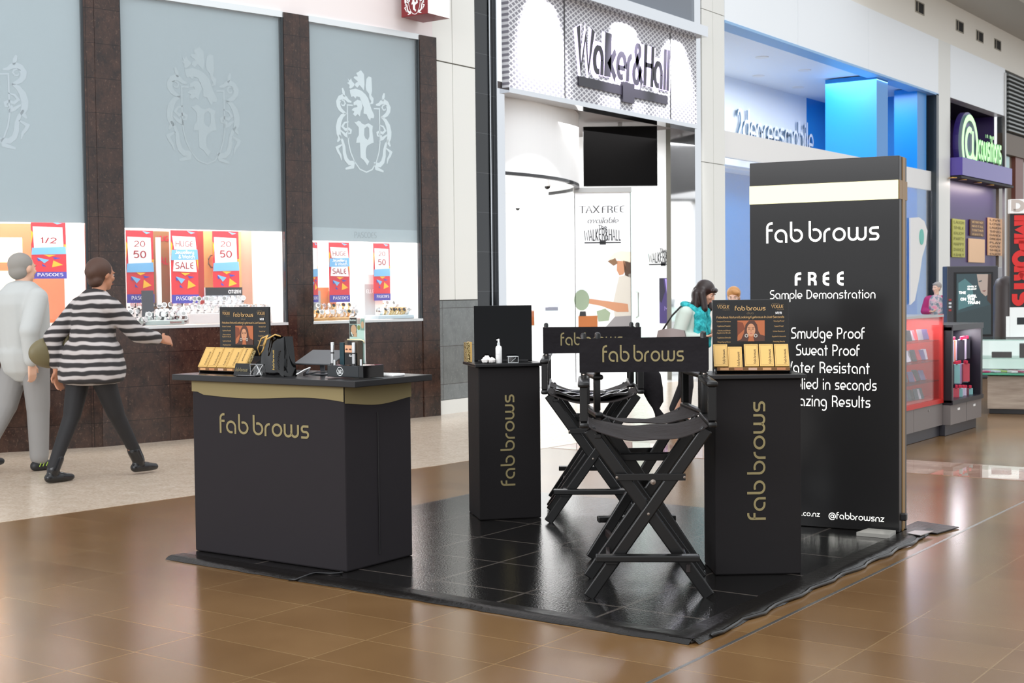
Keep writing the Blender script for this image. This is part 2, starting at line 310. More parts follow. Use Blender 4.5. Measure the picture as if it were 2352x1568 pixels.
def strokes_mesh(bm, strokes, T, w, contrast=0, taper=0):
    for st in strokes:
        if len(st) < 2: continue
        closed = math.dist(st[0], st[-1]) < 1e-4
        pts = [Vector((p[0], p[1])) for p in st]
        clean = [pts[0]]
        for p in pts[1:]:
            if (p-clean[-1]).length > 1e-4: clean.append(p)
        pts = clean; n = len(pts); Lf = []; Rt = []
        if n < 2: continue
        for i in range(n):
            a = pts[i-1] if i else (pts[-2] if closed else None); b = pts[i+1] if i < n-1 else (pts[1] if closed else None)
            d1 = (pts[i]-a).normalized() if a is not None else None; d2 = (b-pts[i]).normalized() if b is not None else None
            d1 = d1 or d2; d2 = d2 or d1; t = d1+d2; t = t.normalized() if t.length > .1 else d2
            nn = Vector((-t.y, t.x)); c = max(.45, nn.dot(Vector((-d2.y, d2.x))))
            ww = w*(1-contrast*(1-abs(t.y)))/2/c*(1-taper*abs(2*i/(n-1)-1)**2)
            Lf.append(bm.verts.new(T(*(pts[i]+nn*ww)))); Rt.append(bm.verts.new(T(*(pts[i]-nn*ww))))
        for i in range(n-1): bm.faces.new((Lf[i], Rt[i], Rt[i+1], Lf[i+1]))
def text(s, o, ux, uy, size, mat, parent=None, width=None, align='l', w=.19, contrast=0, name='lettering', slant=0, world=True, serif=False, lift=.0015, spacing=0, arch=0, label=None):
    """one line of lettering: o = baseline start (or centre/right by align), size = x-height"""
    o = Vector(o); ux = Vector(ux).normalized(); uy = Vector(uy).normalized(); nz = ux.cross(uy)
    tot = sum(GL[c][0]+.08+spacing for c in s); sx = (width/tot) if width else size
    off = {'l': 0, 'c': -tot/2, 'r': -tot}[align]; bm = new(); x = off
    for c in s:
        adv, st = GL[c]
        def T(a, b, x=x):
            X = (x+a+slant*b); k = 1+arch*(1-(2*abs(X-off-tot/2)/tot)**1.0)
            return o+ux*(X*sx)+uy*(b*size*k)+nz*lift
        st = [q for q in st if q]
        if serif:
            ex = []
            for q in st:
                for p in (q[0], q[-1]):
                    if math.dist(q[0], q[-1]) > .01 and (p[1] < .05 or p[1] > 1.3 or (.85 < p[1] < 1.0 and c.islower())): ex.append([(p[0]-.14, min(p[1], 1.45)), (p[0]+.14, min(p[1], 1.45))])
            strokes_mesh(bm, ex, T, .07)
        strokes_mesh(bm, st, T, w, contrast); x += adv+.08+spacing
    if not bm.verts: bm.free(); return None
    return obj(name, bm, mat, parent, world=world and parent is not None, label=label)
def flat(pts, o, ux, uy, mat, parent=None, name='print', lift=.001, world=True):
    o = Vector(o); ux = Vector(ux).normalized(); uy = Vector(uy).normalized(); nz = ux.cross(uy); bm = new()
    for poly in (pts if isinstance(pts[0][0], (tuple, list)) else [pts]):
        bm.faces.new([bm.verts.new(o+ux*p[0]+uy*p[1]+nz*lift) for p in poly])
    return obj(name, bm, mat, parent, world=world and parent is not None)
def rect(x0, y0, x1, y1): return [(x0, y0), (x1, y0), (x1, y1), (x0, y1)]
def ell(cx, cy, rx, ry, n=18, a0=0, a1=360): return [(cx+rx*math.cos(math.radians(a0+(a1-a0)*k/n)), cy+ry*math.sin(math.radians(a0+(a1-a0)*k/n))) for k in range(n)]
# ================= SETTING =================
XW = -9.3                                   # line of the shopfronts
struct('floor', bx(-7.3, -2.325, -3, 60, -.1, 0), m_floor)
struct('floor', bx(-2.31, 14, -3, 60, -.1, 0), brickmat('brown_floor_tile_east', '7d5f3e', '715435', '8a704e', .46, .305, .003, .2, loc=(.018, .005, 0), var=((.25, 'ddd6cc'), (.75, 'ffffff')), nscale=1.6, spec=.6))
struct('trim_1', bx(-2.325, -2.31, -3, 60, -.1, .001), m_steel)
# beige stone walk along the shopfronts, its edge running slightly off the tile grid
_b = new(); edge = [(-7.42, -3), (-7.2, 4.85), (-7.04, 6.2), (-6.75, 7.4), (-6.6, 8.3), (-6.5, 10.2), (-6.5, 60)]
prism(_b, [(x, y, -.1) for x, y in edge] + [(XW-.9-.3, 60, -.1), (XW-.9-2.6, 60, -.1), (-11.9, -3, -.1)], (0, 0, .1015)); struct('floor', _b, m_path)
# polished inlay crossing the concourse
m_inlay = M('polished_red_stone', rough=.02); L(m_inlay, ramp(m_inlay, noise(m_inlay, coords(m_inlay), 5, 6), ((.35, '9c7a6a'), (.7, 'c2a392'))), P(m_inlay).inputs['Base Color'])
struct('trim_2', bx(-6.49, 6, 9.72, 10.45, -.05, .002), m_inlay)
# ---- jewellery shopfront, three facets of a shallow curve ----
FA, FB, FC, FD = Vector((-10.406, 7.026, 0)), Vector((-10.005, 7.789, 0)), Vector((-9.554, 9.795, 0)), Vector((-9.253, 11.66, 0))
FA0 = FB+(FA-FB)*3.0
def facet(P0, Q0):
    u = (Q0-P0).normalized(); return u, Vector((u.y, -u.x, 0))   # along, outward (towards the concourse)
def fbox(P0, Q0, s0, s1, d0, d1, z0, z1, bm=None):
    """box on a facet: s along, d outward"""
    u, n = facet(P0, Q0); bm = bm or new()
    m = Matrix(((u.x, n.x, 0, P0.x), (u.y, n.y, 0, P0.y), (0, 0, 1, 0), (0, 0, 0, 1)))
    return box(bm, s0, s1, d0, d1, z0, z1, 0, m)
SILL, TOP = 1.06, 4.07
facets = [(FA0, FB), (FB, FC), (FC, FD)]
m_shopwin = M('display_case_white', 'fbf6f4', .5)
m_casetan = M('display_back_tan', 'c98f45', .5)
for i, (P0, Q0) in enumerate(facets):
    Ln = (Q0-P0).length
    struct('wall_west', fbox(P0, Q0, 0, Ln, -.25, 0, 0, SILL), m_gran)
    struct('wall_west', fbox(P0, Q0, 0, Ln, -.25, -.03, TOP, 8.2), m_pinkwhite)
    # recess of the display window
    a = fbox(P0, Q0, 0, Ln, -.95, -.9, SILL-.1, TOP); struct('wall_west', a, m_shopwin)
    struct('wall_west', fbox(P0, Q0, 0, Ln, -.9, -.25, SILL-.12, SILL-.02), m_shopwin)
def pillar(P0, Q0, s0, s1): struct('wall_west', fbox(P0, Q0, s0, s1, -.35, .012, 0, TOP+.02), m_gran)
L0, L1, L2 = [(q-p).length for p, q in facets]
pillar(FA0, FB, L0-.09, L0+.0); pillar(FB, FC, 0, .24); pillar(FB, FC, L1-.1, L1); pillar(FC, FD, 0, .2); pillar(FC, FD, L2-.22, L2+.02)
# ---- cream cladding column between the two shops ----
struct('wall_west', bx(XW-.35, XW, 11.68, 12.03, 1.26, 3.855), m_panel); struct('wall_west', bx(XW-.35, XW, 12.04, 12.45, 1.26, 3.855), m_panel)
struct('wall_west', bx(XW-.35, XW, 11.68, 12.03, 3.87, 8.2), m_panel); struct('wall_west', bx(XW-.35, XW, 12.04, 12.45, 3.87, 8.2), m_panel)
struct('wall_west', bx(XW-.35, XW-.02, 11.6, 12.46, .0, 8.2), M('shadow_gap', '6a675e', .7))
struct('wall_west', bx(XW-.3, XW+.004, 11.69, 12.45, .16, 1.25), m_gray_gran)
struct('baseboard_west', bx(XW-.3, XW+.012, 11.69, 12.45, 0, .155), m_panel)
struct('wall_west', bx(XW-.2, XW-.03, 11.58, 11.69, 0, 8.2), M('dark_cream', 'a7a193', .6))
# ---- jewellery shop entrance ----
struct('wall_west', bx(XW-.5, XW-.02, 12.46, 12.72, 0, 8.2), m_blacktile); struct('trim_3', bx(XW-.3, XW, 12.73, 12.745, 0, 8), m_chrome)
struct('wall_west', bx(XW-.5, XW-.06, 12.75, 12.86, 0, 8.2), m_blacktile); struct('trim_4', bx(XW-.3, XW, 12.865, 12.88, 0, 8), m_chrome)
struct('trim_5', bx(XW-.4, XW-.03, 12.885, 13.06, 0, 3.7), m_chrome)
struct('trim_6', bx(XW-.4, XW+.0, 17.74, 17.93, 0, 6.8), m_chrome); struct('trim_6', bx(XW-.4, XW-.05, 17.93, 17.965, 0, 6.8), m_blk)
m_dkglass = M('blue_grey_cladding', '6d747e', .12)
struct('wall_west', bx(XW-.5, XW-.02, 12.9, 17.95, 5.12, 8.2), m_dkglass)
struct('trim_7', bx(XW-.3, XW+.22, 13.06, 17.74, 4.95, 5.1), m_chrome)
struct('trim_8', bx(XW-.2, XW+.04, 13.06, 17.74, 3.66, 3.72), m_chrome)
# interior of the jewellery shop
struct('floor', bx(-20, XW-.3, 12.4, 18.7, -.05, .003), M('pale_shop_floor', 'e8e6e2', .15)); struct('floor', bx(-20, -12.7, 18.7, 27, -.05, .003), MAT['pale_shop_floor'])
struct('wall_shop', bx(-20.2, -20, 12.4, 27.1, 0, 3.72), m_shopwhite); struct('wall_shop', bx(-20.2, -12.6, 27, 27.1, 0, 3.72), m_shopwhite); struct('wall_shop', bx(-12.7, -12.62, 18.15, 27, 0, 3.72), m_shopwhite)
struct('wall_shop', bx(-20.2, XW-.3, 12.3, 12.4, 0, 3.72), m_shopwhite)
struct('wall_shop', bx(-12.7, XW-.23, 18.0, 18.15, 0, 3.72), m_shopwhite)
struct('ceiling', bx(-20, -12.7, 12.4, 27, 3.72, 3.8), m_shopwhite); struct('ceiling', bx(-12.7, XW-.1, 12.4, 18.7, 3.72, 3.8), M('slatted_grey_soffit', '6c6462', .6))
# curved bulkhead over the counter, with a dark line along its foot
def arc_wall(bm, cx, cy, r, a0, a1, z0, z1, t):
    n = 28; P_ = [(cx+r*math.cos(math.radians(a0+(a1-a0)*k/n)), cy+r*math.sin(math.radians(a0+(a1-a0)*k/n))) for k in range(n+1)]
    Q_ = [(cx+(r-t)*math.cos(math.radians(a0+(a1-a0)*k/n)), cy+(r-t)*math.sin(math.radians(a0+(a1-a0)*k/n))) for k in range(n+1)]
    prism(bm, [(x, y, z0) for x, y in P_] + [(x, y, z0) for x, y in Q_[::-1]], (0, 0, z1-z0)); return bm
def spline_wall(pts, z0, z1, th):
    P_ = []
    for k in range(len(pts)-1):
        a, b, c, d = (Vector(pts[max(k-1, 0)]), Vector(pts[k]), Vector(pts[k+1]), Vector(pts[min(k+2, len(pts)-1)]))
        for q in range(5):
            u = q/5; P_.append(.5*((2*b)+(c-a)*u+(2*a-5*b+4*c-d)*u*u+(3*b-a-3*c+d)*u**3))
    P_.append(Vector(pts[-1])); Q_ = []
    for k, p in enumerate(P_):
        t_ = (P_[min(k+1, len(P_)-1)]-P_[max(k-1, 0)]).normalized(); Q_.append(p+Vector((-t_.y, t_.x))*th)
    bm = new()
    for k in range(len(P_)-1): prism(bm, [(P_[k].x, P_[k].y, z0), (P_[k+1].x, P_[k+1].y, z0), (Q_[k+1].x, Q_[k+1].y, z0), (Q_[k].x, Q_[k].y, z0)], (0, 0, z1-z0))
    bmesh.ops.remove_doubles(bm, verts=bm.verts, dist=1e-4); return bm
BK = [(-9.7, 12.75), (-9.58, 13.2), (-9.5, 13.8), (-9.55, 14.5), (-9.75, 15.2), (-10.05, 15.8), (-10.5, 16.35), (-11.1, 16.7)]
struct('wall_bulkhead', spline_wall(BK, 2.78, 3.72, .15), m_shopwhite, smooth=40)
struct('trim_9', spline_wall([(x+.01, y-.01) for x, y in BK], 2.74, 2.78, .06), M('dark_metal', '2a2a2c', .4), smooth=40)
# ---- cladding between the jewellery shop and the phone shop ----
for (y0, y1) in ((17.97, 18.32), (18.33, 18.70)):
    for (z0, z1) in ((0, 3.2), (3.21, 5.42), (5.43, 8.2)): struct('wall_west', bx(XW-.6, XW, y0, y1, z0, z1), m_panel)
struct('wall_west', bx(XW-.6, XW-.02, 17.965, 18.7, 0, 8.2), MAT['shadow_gap'])
# ---- phone shop ----
m_fascia = M('white_fascia', 'f6fbff', .35)
for (y0, y1) in ((18.71, 21.4), (21.41, 24.6), (24.61, 28.6)): struct('wall_west', bx(XW-.25, XW, y0, y1, 5.37, 6.5), m_fascia)
struct('wall_west', bx(XW-.3, XW-.03, 18.7, 60, 6.5, 8.2), m_beige)
struct('trim_10', bx(XW-.3, XW+.01, 18.71, 28.6, 5.33, 5.37), M('pale_blue_edge', '8fbbe6', .4))
XB = -11.8; m_shopblue = M('phone_shop_blue', '1f8ad8', .3); m_shopblue_p = M('phone_shop_white', 'f2f6fb', .5)
struct('ceiling', bx(XB-.8, XW-.25, 18.7, 28.6, 5.4, 5.5), m_shopblue_p)
struct('wall_shop', bx(XB-.15, XB, 18.7, 27.6, 3.72, 5.4), m_shopblue_p)
struct('trim_11', bx(XB, XB+.1, 18.7, 27.6, 4.14, 4.2), m_white)
struct('wall_shop', bx(XB-.15, XB, 27.6, 28.6, 0, 5.4), m_shopblue)
struct('wall_shop', bx(XB, XW-.25, 28.6, 28.7, 0, 5.4), m_shopblue)
struct('wall_shop', bx(XB-.7, XB-.6, 18.7, 28.6, 0, 3.72), m_shopblue)
struct('ceiling', bx(XB-.7, XB-.15, 18.7, 28.6, 3.68, 3.72), m_shopblue_p)
struct('floor', bx(XB-.7, XW-.3, 18.7, 28.6, -.05, .003), MAT['pale_shop_floor'])
struct('wall_shop', bx(-10.45, XW-.12, 25.35, 25.95, 0, 5.38), m_shopblue)
struct('wall_shop', bx(-9.9, XW-.12, 27.64, 28.2, 0, 5.38), m_shopblue)
struct('trim_12', bx(XW-.16, XW-.1, 18.72, 28.5, 3.35, 3.75), m_white)
struct('trim_13', bx(XW-.18, XW-.08, 18.72, 18.86, 0, 3.6), M('pale_blue_post', '7cc6f2', .3))
struct('wall_west', bx(XW-.5, XW, 28.6, 29.38, 0, 6.5), m_panel); struct('trim_14', bx(XW-.2, XW+.01, 28.45, 28.6, 0, 5.35), M('dark_post', '2c3438', .2))
struct('wall_west', bx(XW-.25, XW, 29.39, 33.5, 5.38, 6.5), m_fascia)
struct('window_2', bx(XW-.09, XW-.075, 18.86, 28.44, 0, 3.35), m_pane)
# ---- gift shop, purple ----
m_purple = M('deep_purple_paint', '3a2460', .4)
struct('wall_shop', bx(-11.2, -11.0, 29.39, 33.5, 0, 5.4), m_purple); struct('wall_shop', bx(-11.1, XW-.25, 33.4, 33.5, 0, 5.38), m_purple)
struct('wall_shop', bx(-11.1, XW-.02, 29.38, 29.42, 0, 5.38), M('purple_return', '2a1a48', .4))
struct('ceiling', bx(-11.1, XW-.25, 29.39, 33.5, 5.38, 5.42), M('dark_soffit', '17111a', .6))
struct('trim_15', bx(-9.6, XW+.25, 29.42, 33.2, 3.72, 4.1), M('violet_glass_ledge', '5a48a8', .15)); struct('ceiling', bx(-11.05, XW+.23, 29.42, 33.4, 3.66, 3.71), MAT['dark_soffit'])
struct('floor', bx(-11.1, XW-.3, 29.38, 33.5, -.05, .003), M('grey_shop_floor', '8a8488', .2))
struct('trim_16', bx(XW-.03, XW+.03, 33.4, 33.5, 0, 6.4), m_steel)
# ---- far end ----
_b = new()
for k in range(14): box(_b, XW-.1, XW+.06, 33.6, 44, 5.05+k*.1, 5.09+k*.1)
struct('wall_west', _b, M('grey_louvre', '8d9190', .4)); struct('wall_west', bx(XW-.2, XW-.1, 33.55, 44, 5.0, 6.5), M('louvre_back', '55585a', .6))
struct('wall_west', bx(XW-.2, XW-.0, 33.55, 44, 4.5, 5.0), M('brown_lintel', '6b5c4c', .5))
struct('wall_west', bx(XW-.3, XW-.15, 33.55, 44, 0, 4.5), M('brown_glazing', '8d8274', .15))
struct('wall_west', bx(XW-.2, XW-.05, 34.6, 35.3, 0, 4.5), M('red_brown_panel', '7c4b40', .4))
struct('window_1', bx(XW-.16, XW-.1, 33.75, 34.25, 3.95, 4.48), M('pale_teal_window', 'a8cdd0', .2))
# ceiling of the concourse edge, with its lighter band
struct('ceiling', bx(XW-.3, -7.95, 24, 60, 7.4, 7.6), m_ceil); struct('ceiling', bx(-7.95, -7.7, 24, 60, 7.3, 7.6), M('pale_ceiling_band', 'd4d2cb', .7))

# square vents high in the beige wall
for k, (x, y, s, wd) in enumerate(((2112, 18, 12, 'nearest'), (2204, 61, 10, 'second nearest'), (2250, 84, 10, 'third nearest'), (2291, 103, 10, 'farthest'))):
    p = WX(x, y, XW-.03); t = thing('wall_vent', wd+' of the four small square dark vents in the beige wall under the ceiling', 'vent', (XW-.03, p.y, p.z), 0, 'square vents in the upper wall')
    h = .1; g = .24
    b = new(); box(b, -.01, .012, -g-.03, g+.03, h, h+.02); box(b, -.01, .012, -g-.03, g+.03, -h-.02, -h); box(b, -.01, .012, -g-.03, -g, -h, h); box(b, -.01, .012, g, g+.03, -h, h); box(b, -.01, .01, -.12, -.08, -h, h)
    obj('frame', b, M('vent_frame', 'a09a8c', .6), t); obj('opening', bx(-.01, .003, -g, g, -h, h), M('vent_dark', '151210', .8), t)
# ================= JEWELLERY WINDOWS =================
# crest, traced in its own flat units (1 unit = .00159 m tall)
CU, CV = .00206, .001585
def crest_polys():
    R = []
    def p(*a): R.append([((x-450)*CU, -(y-500-.09*(x-450))*CV) for x, y in a])
    p((435,170),(455,195),(458,260),(452,300),(440,285),(425,268),(410,285),(395,270),(400,255),(415,245),(400,232),(388,222),(392,212),(415,212),(405,190),(425,178))
    p((350,225),(362,240),(372,225),(378,245),(395,262),(390,275),(370,292),(358,288),(362,270),(346,256),(358,250))
    p((362,300),(400,290),(440,305),(462,325),(480,350),(490,385),(500,420),(518,460),(515,480),(495,480),(490,498),(478,480),(468,455),(448,450),(450,410),(435,375),(425,345),(405,340),(398,355),(385,340),(372,345),(365,325))
    p((385,380),(410,362),(438,370),(442,410),(430,440),(425,470),(410,455),(395,470),(380,455),(390,440),(372,430),(385,415),(410,410),(405,395),(385,400))
    p((470,225),(485,208),(503,215),(506,300),(500,330),(515,350),(512,385),(490,390),(500,370),(488,350),(485,320),(468,300),(464,270))
    return R
def crest_strokes():
    sc = [([(380,399),(345,397),(345,560),(350,640),(362,700),(385,760),(420,812),(462,832),(500,815),(528,765),(545,705),(553,640),(552,417),(515,417)], 8, 0)]
    left = [([(372,378),(352,372),(338,355),(318,345),(300,355),(288,380),(290,405),(302,428),(322,445),(338,455)], 30, .7), ([(316,290),(322,315),(328,345)], 20, .5), ([(300,372),(312,366),(326,372),(332,388),(324,402),(312,400),(308,390)], 9, .5),
            ([(340,450),(312,468),(294,500),(286,540),(288,580),(296,610),(280,634)], 34, .75), ([(352,505),(326,512),(312,535),(330,556),(352,550),(366,560),(364,578),(350,582)], 15, .6),
            ([(300,560),(330,590),(345,598),(340,570)], 20, .6), ([(292,590),(310,625),(320,665),(322,705),(332,745),(352,770),(378,770),(374,795),(350,802),(328,808)], 26, .6), ([(312,650),(292,662),(276,672),(284,695),(298,720),(304,752)], 18, .7)]
    for st, w_, tp in left:
        sc.append((st, w_, tp)); sc.append(([(900-x+2, y+.18*(450-x)) for x, y in st], w_, tp))
    return sc
P_OUT = [(388,505),(400,508),(415,497),(428,503),(436,515),(455,523),(480,513),(508,531),(504,560),(512,640),(495,645),(470,660),(462,676),(459,700),(462,738),(482,762),(468,788),(444,752),(425,738),(424,700),(422,640),(398,642),(402,612),(416,590),(416,540),(400,522)]
P_IN = [(452,548),(470,532),(483,545),(484,600),(474,622),(458,612),(450,590)]
def crest(o, ux, mat, parent, k=1.0, name='crest'):
    o = Vector(o); ux = Vector(ux).normalized(); uz = Vector((0, 0, 1)); nz = ux.cross(uz); bm = new()
    T = lambda a, b: o+ux*(a*k)+uz*(b*k)+nz*.002
    for q in crest_polys(): bm.faces.new([bm.verts.new(T(*v)) for v in q])
    tr_ = lambda l: [Vector(T((x-450)*CU, -(y-500-.09*(x-450))*CV)) for x, y in l]
    from mathutils.geometry import tessellate_polygon
    loops = [tr_(P_OUT), tr_(P_IN)]; fl = [bm.verts.new(v) for l in loops for v in l]
    for tri in tessellate_polygon(loops):
        try: bm.faces.new([fl[q] for q in tri])
        except ValueError: pass
    for st, w_, tp in crest_strokes(): strokes_mesh(bm, [[((x-450)*CU, -(y-500-.09*(x-450))*CV) for x, y in st]], T, w_*.0018, 0, tp)
    return obj(name, bm, mat, parent, world=parent is not None)
m_blind = M('pale_blue_grey_blind', 'a3b3b9', .35, spec=.6); m_blindlow = M('pale_blue_blind_hem', 'b9cbd1', .4); m_crest = M('frosted_crest', 'dcebef', .4); m_crest2 = M('faint_crest', 'aebdc2', .4); m_crest1 = M('faint_crest_blue', 'b4c2c9', .4)
m_steelrail = M('pale_metal_rail', 'dfe3e4', .3, .6)
wins = [(FA0, FB, L0-1.4, L0-.09, 1.99, 'left', m_crest1), (FB, FC, .24, L1-.1, 1.955, 'middle', m_crest2), (FC, FD, .2, L2-.22, 2.01, 'right', m_crest)]
for i, (P0, Q0, s0, s1, zb, nm, mc) in enumerate(wins):
    u, n = facet(P0, Q0); Ln = (Q0-P0).length; s0m = s0 if i else L0-1.75
    t = thing('roller_blind', {'left': 'pale grey blind with faint crest in the window at the left edge', 'middle': 'pale grey blind with a half faded crest in the middle jewellery window', 'right': 'pale grey blind with a clear white crest and a hem reading PASCOES'}[nm], 'blind', P0+u*(s0+s1)/2-n*.07+Vector((0, 0, zb)), 0, 'blinds in the jewellery windows')
    obj('blind_fabric', fbox(P0, Q0, s0m, s1, -.06, -.05, zb, TOP-.03), m_blind, t, world=True)
    ctr = (s0+s1)/2 if i != 0 else s1-.83
    crest(P0+u*(ctr+.0)-n*.05+Vector((0, 0, 3.12)), u, mc, t, {'left': .98, 'middle': 1.04, 'right': 1.0}[nm])
    if nm == 'right':
        obj('blind_hem', fbox(P0, Q0, s0m, s1, -.062, -.048, 1.875, 2.01), m_blindlow, t, world=True)
        text('PASCOES', P0+u*ctr-n*.047+Vector((0, 0, 1.915)), u, (0, 0, 1), .042, M('hem_grey', '9fb0b6', .5), t, width=.3, align='c', serif=True, contrast=.5, w=.16)
    tr = thing('window_frame', 'slim metal frame and glass of the '+nm+' jewellery window', 'window frame', P0+u*s0+Vector((0, 0, SILL)), 0, 'frames of the jewellery windows')
    b = new(); fbox(P0, Q0, s0m, s1, -.03, .0, TOP-.03, TOP+.03, b); obj('top_rail', b, m_steelrail, tr, world=True)
    b = new(); fbox(P0, Q0, s1-.02, s1, -.05, .004, SILL, TOP-.03, b); fbox(P0, Q0, s0m, s0m+.012, -.05, .004, SILL, TOP-.03, b); obj('side_post', b, M('dark_frame', '2c3236', .3), tr, world=True)
    b = new(); fbox(P0, Q0, s0m, s1, -.05, .01, SILL-.02, SILL+.005, b); obj('sill_strip', b, m_steelrail, tr, world=True)
    obj('pane', fbox(P0, Q0, s0m+.012, s1-.02, -.014, -.008, SILL+.005, TOP-.03), m_pane, tr, world=True)
    # white cheeks of the display recess
    struct('wall_recess', fbox(P0, Q0, s1-.018, s1+.0, -.9, -.052, SILL-.02, zb+.5), m_shopwin)
    struct('ceiling', fbox(P0, Q0, s0m, s1, -.9, -.1, zb+.45, zb+.5), m_shopwin)
    c = P0+u*((s0+s1)/2)-n*.45; ang = math.atan2(u.y, u.x)
    light('display_lamp', 'AREA', (c.x, c.y, zb+.42), (0, 0, ang), (28, 29, 32)[i], s1-s0-.1, .5, (1, .97, .93))
# timber partition and screens inside the middle window
def fpt(i, s, d, z): P0, Q0 = facets[i]; u, n = facet(P0, Q0); return P0+u*s+n*d+Vector((0, 0, z))
def faceang(i): u, n = facet(*facets[i]); return math.atan2(u.y, u.x)
def fpix(i, x, y, d):          # point of the picture carried onto the plane d behind facet i
    P0, Q0 = facets[i]; u, n = facet(P0, Q0); p = P0+n*d; return PL(x, y, p, p+u)
m_red = M('sale_red', 'd8202e', .5); m_sblue = M('sale_violet', '3f3aa8', .5); m_syel = M('sale_yellow', 'f6b418', .5); m_slb = M('sale_light_blue', '74b4e4', .5); m_swh = M('sale_white', 'fdfdfd', .5); m_stext = M('sale_text_red', 'a01828', .5)
def banner(i, x0, x1, ytop, ybot, lab, top, mid, kind, d=None):
    d = d or (-.485 if i == 1 else -.32)
    a = fpix(i, x0, (ytop+ybot)/2, d); b = fpix(i, x1, (ytop+ybot)/2, d); zt = fpix(i, x0, ytop, d).z; zb = fpix(i, x0, ybot, d).z
    u, n = facet(*facets[i]); W = (b-a).dot(u); H = zt-zb; c = (a+b)/2
    t = thing('sale_banner', lab, 'banner', (c.x, c.y, zb), math.atan2(u.y, u.x), 'red sale banners in the jewellery windows')
    U = (1, 0, 0); V = (0, 0, 1)
    for q_ in (-.35, .35): obj('hanging_cord', tube(new(), [(q_*W, .002, H), (q_*W, .002, wins[i][4]+.452-zb)], .0015, 5), m_white, t)
    obj('banner_sheet', bx(-W/2, W/2, 0, .004, 0, H), m_red, t)
    q = lambda pts, m, nm, l=.003: flat([[((px_-.5)*W, py_*H) for px_, py_ in pp] for pp in pts], (0, 0, 0), U, V, m, t, nm, lift=l, world=False)
    q([[(.08, .47), (.93, .45), (.9, .9), (.05, .91)]] if not kind else [[(.12, .74), (.95, .72), (.9, .91), (.05, .92)], [(.06, .44), (.94, .43), (.9, .6), (.1, .6)]], m_swh, 'white_patch', .004)
    q([[(0, .59), (1, .6), (.98, .74), (.02, .73)]] if kind else [[(0, .42), (1, .43), (.98, .56), (.02, .54)]], m_slb, 'blue_patch', .0045)
    q([[(0, .12), (1, .12), (1, 0), (0, 0)], [(.15, .36), (.4, .32), (.18, .31)], [(.6, .38), (.85, .36), (.66, .34)], [(.3, .22), (.42, .21), (.3, .26)]], m_sblue, 'violet_print', .0035)
    q([[(.16, .37), (.5, .33), (.36, .27)], [(.6, .99), (.9, .97), (.75, .95)]], m_slb, 'light_blue_print', .0037)
    q([[(.58, .2), (.9, .24), (.62, .32)], [(.0, .6), (.06, .8), (.0, .85)], [(1, .45), (1, .6), (.93, .6)], [(.35, .42), (.7, .415), (.5, .38)]], m_syel, 'yellow_print', .0037)
    text(top, (0, -.001, H*.775), U, V, H*.055, m_stext, t, width=W*(.68 if len(top) > 2 else .44), align='c', w=.15, world=False, lift=.006)
    text(mid, (0, -.001, H*(.475 if kind else .62)), U, V, H*(.06 if kind else .068), m_stext, t, width=W*(.72 if kind else .5), align='c', w=.2, world=False, lift=.006)
    if kind: text('Jewellery', (0, -.001, H*.675), U, V, H*.035, m_swh, t, width=W*.7, align='c', w=.25, world=False, lift=.006); text('& Watch', (.02, -.001, H*.615), U, V, H*.035, m_swh, t, width=W*.6, align='c', w=.25, world=False, lift=.006)
    text('PASCOES', (.03*W, -.001, H*.045), U, V, H*.035, m_swh, t, width=W*.75, align='c', serif=True, w=.22, contrast=.4, world=False, lift=.006)
    return t
banner(1, 290, 353, 528, 696, 'red sale banner reading 20 50, leftmost in the middle window', '20', '50', 0)
banner(1, 393, 455, 528, 697, 'red banner reading HUGE SALE in the centre of the middle window', 'HUGE', 'SALE', 1)
banner(1, 489, 549, 530, 690, 'red sale banner reading 20 50, right of the HUGE SALE banner', '20', '50', 0)
banner(2, 756, 803, 556, 694, 'red banner reading HUGE SALE in the right window', 'HUGE', 'SALE', 1)
banner(2, 858, 896, 558, 690, 'red sale banner reading 20 50 in the right window beside the white corner', '20', '50', 0)
banner(2, 712, 730, 556, 694, 'narrow edge of a red sale banner beside the granite pillar of the right window', ' ', ' ', 0)
banner(0, 72, 152, 508, 640, 'red sale banner reading 1/2 in the left window behind the walkers', '  ', '1/2', 0)
# backs of the displays: tan boards, red boards, lit cards
def card(i, x0, y0, x1, y1, d, mat, name, lab, cat, group=None, th=.02, parts=None):
    a = fpix(i, x0, y1, d); b = fpix(i, x1, y1, d); zt = fpix(i, x0, y0, d).z; u, n = facet(*facets[i]); c = (a+b)/2; W = (b-a).dot(u)
    z0 = max(SILL+.006, min(a.z, b.z)); t = thing(name, lab, cat, (c.x, c.y, z0), math.atan2(u.y, u.x), group)
    obj('board', bx(-W/2, W/2, 0, th, 0, zt-z0), mat, t)
    if parts: parts(t, W, zt-z0)
    return t
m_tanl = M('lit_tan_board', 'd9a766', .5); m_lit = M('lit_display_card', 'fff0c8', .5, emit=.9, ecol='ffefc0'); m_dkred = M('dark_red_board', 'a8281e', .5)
card(1, 455, 530, 470, 705, -.5, m_dkred, 'backdrop_board', 'narrow dark red panel behind the HUGE SALE banner of the middle window', 'panel')
card(1, 470, 530, 556, 712, -.6, m_tanl, 'backdrop_board', 'tan wooden panel with an octagonal handle in the middle window', 'panel', parts=lambda t, W, H: obj('octagonal_handle', tube(new(), [(-.12+.05*math.cos(PI/4*k+PI/8), -.015, H*.62+.065*math.sin(PI/4*k+PI/8)) for k in range(9)], .008), M('dark_bronze', '5a4028', .4), t))
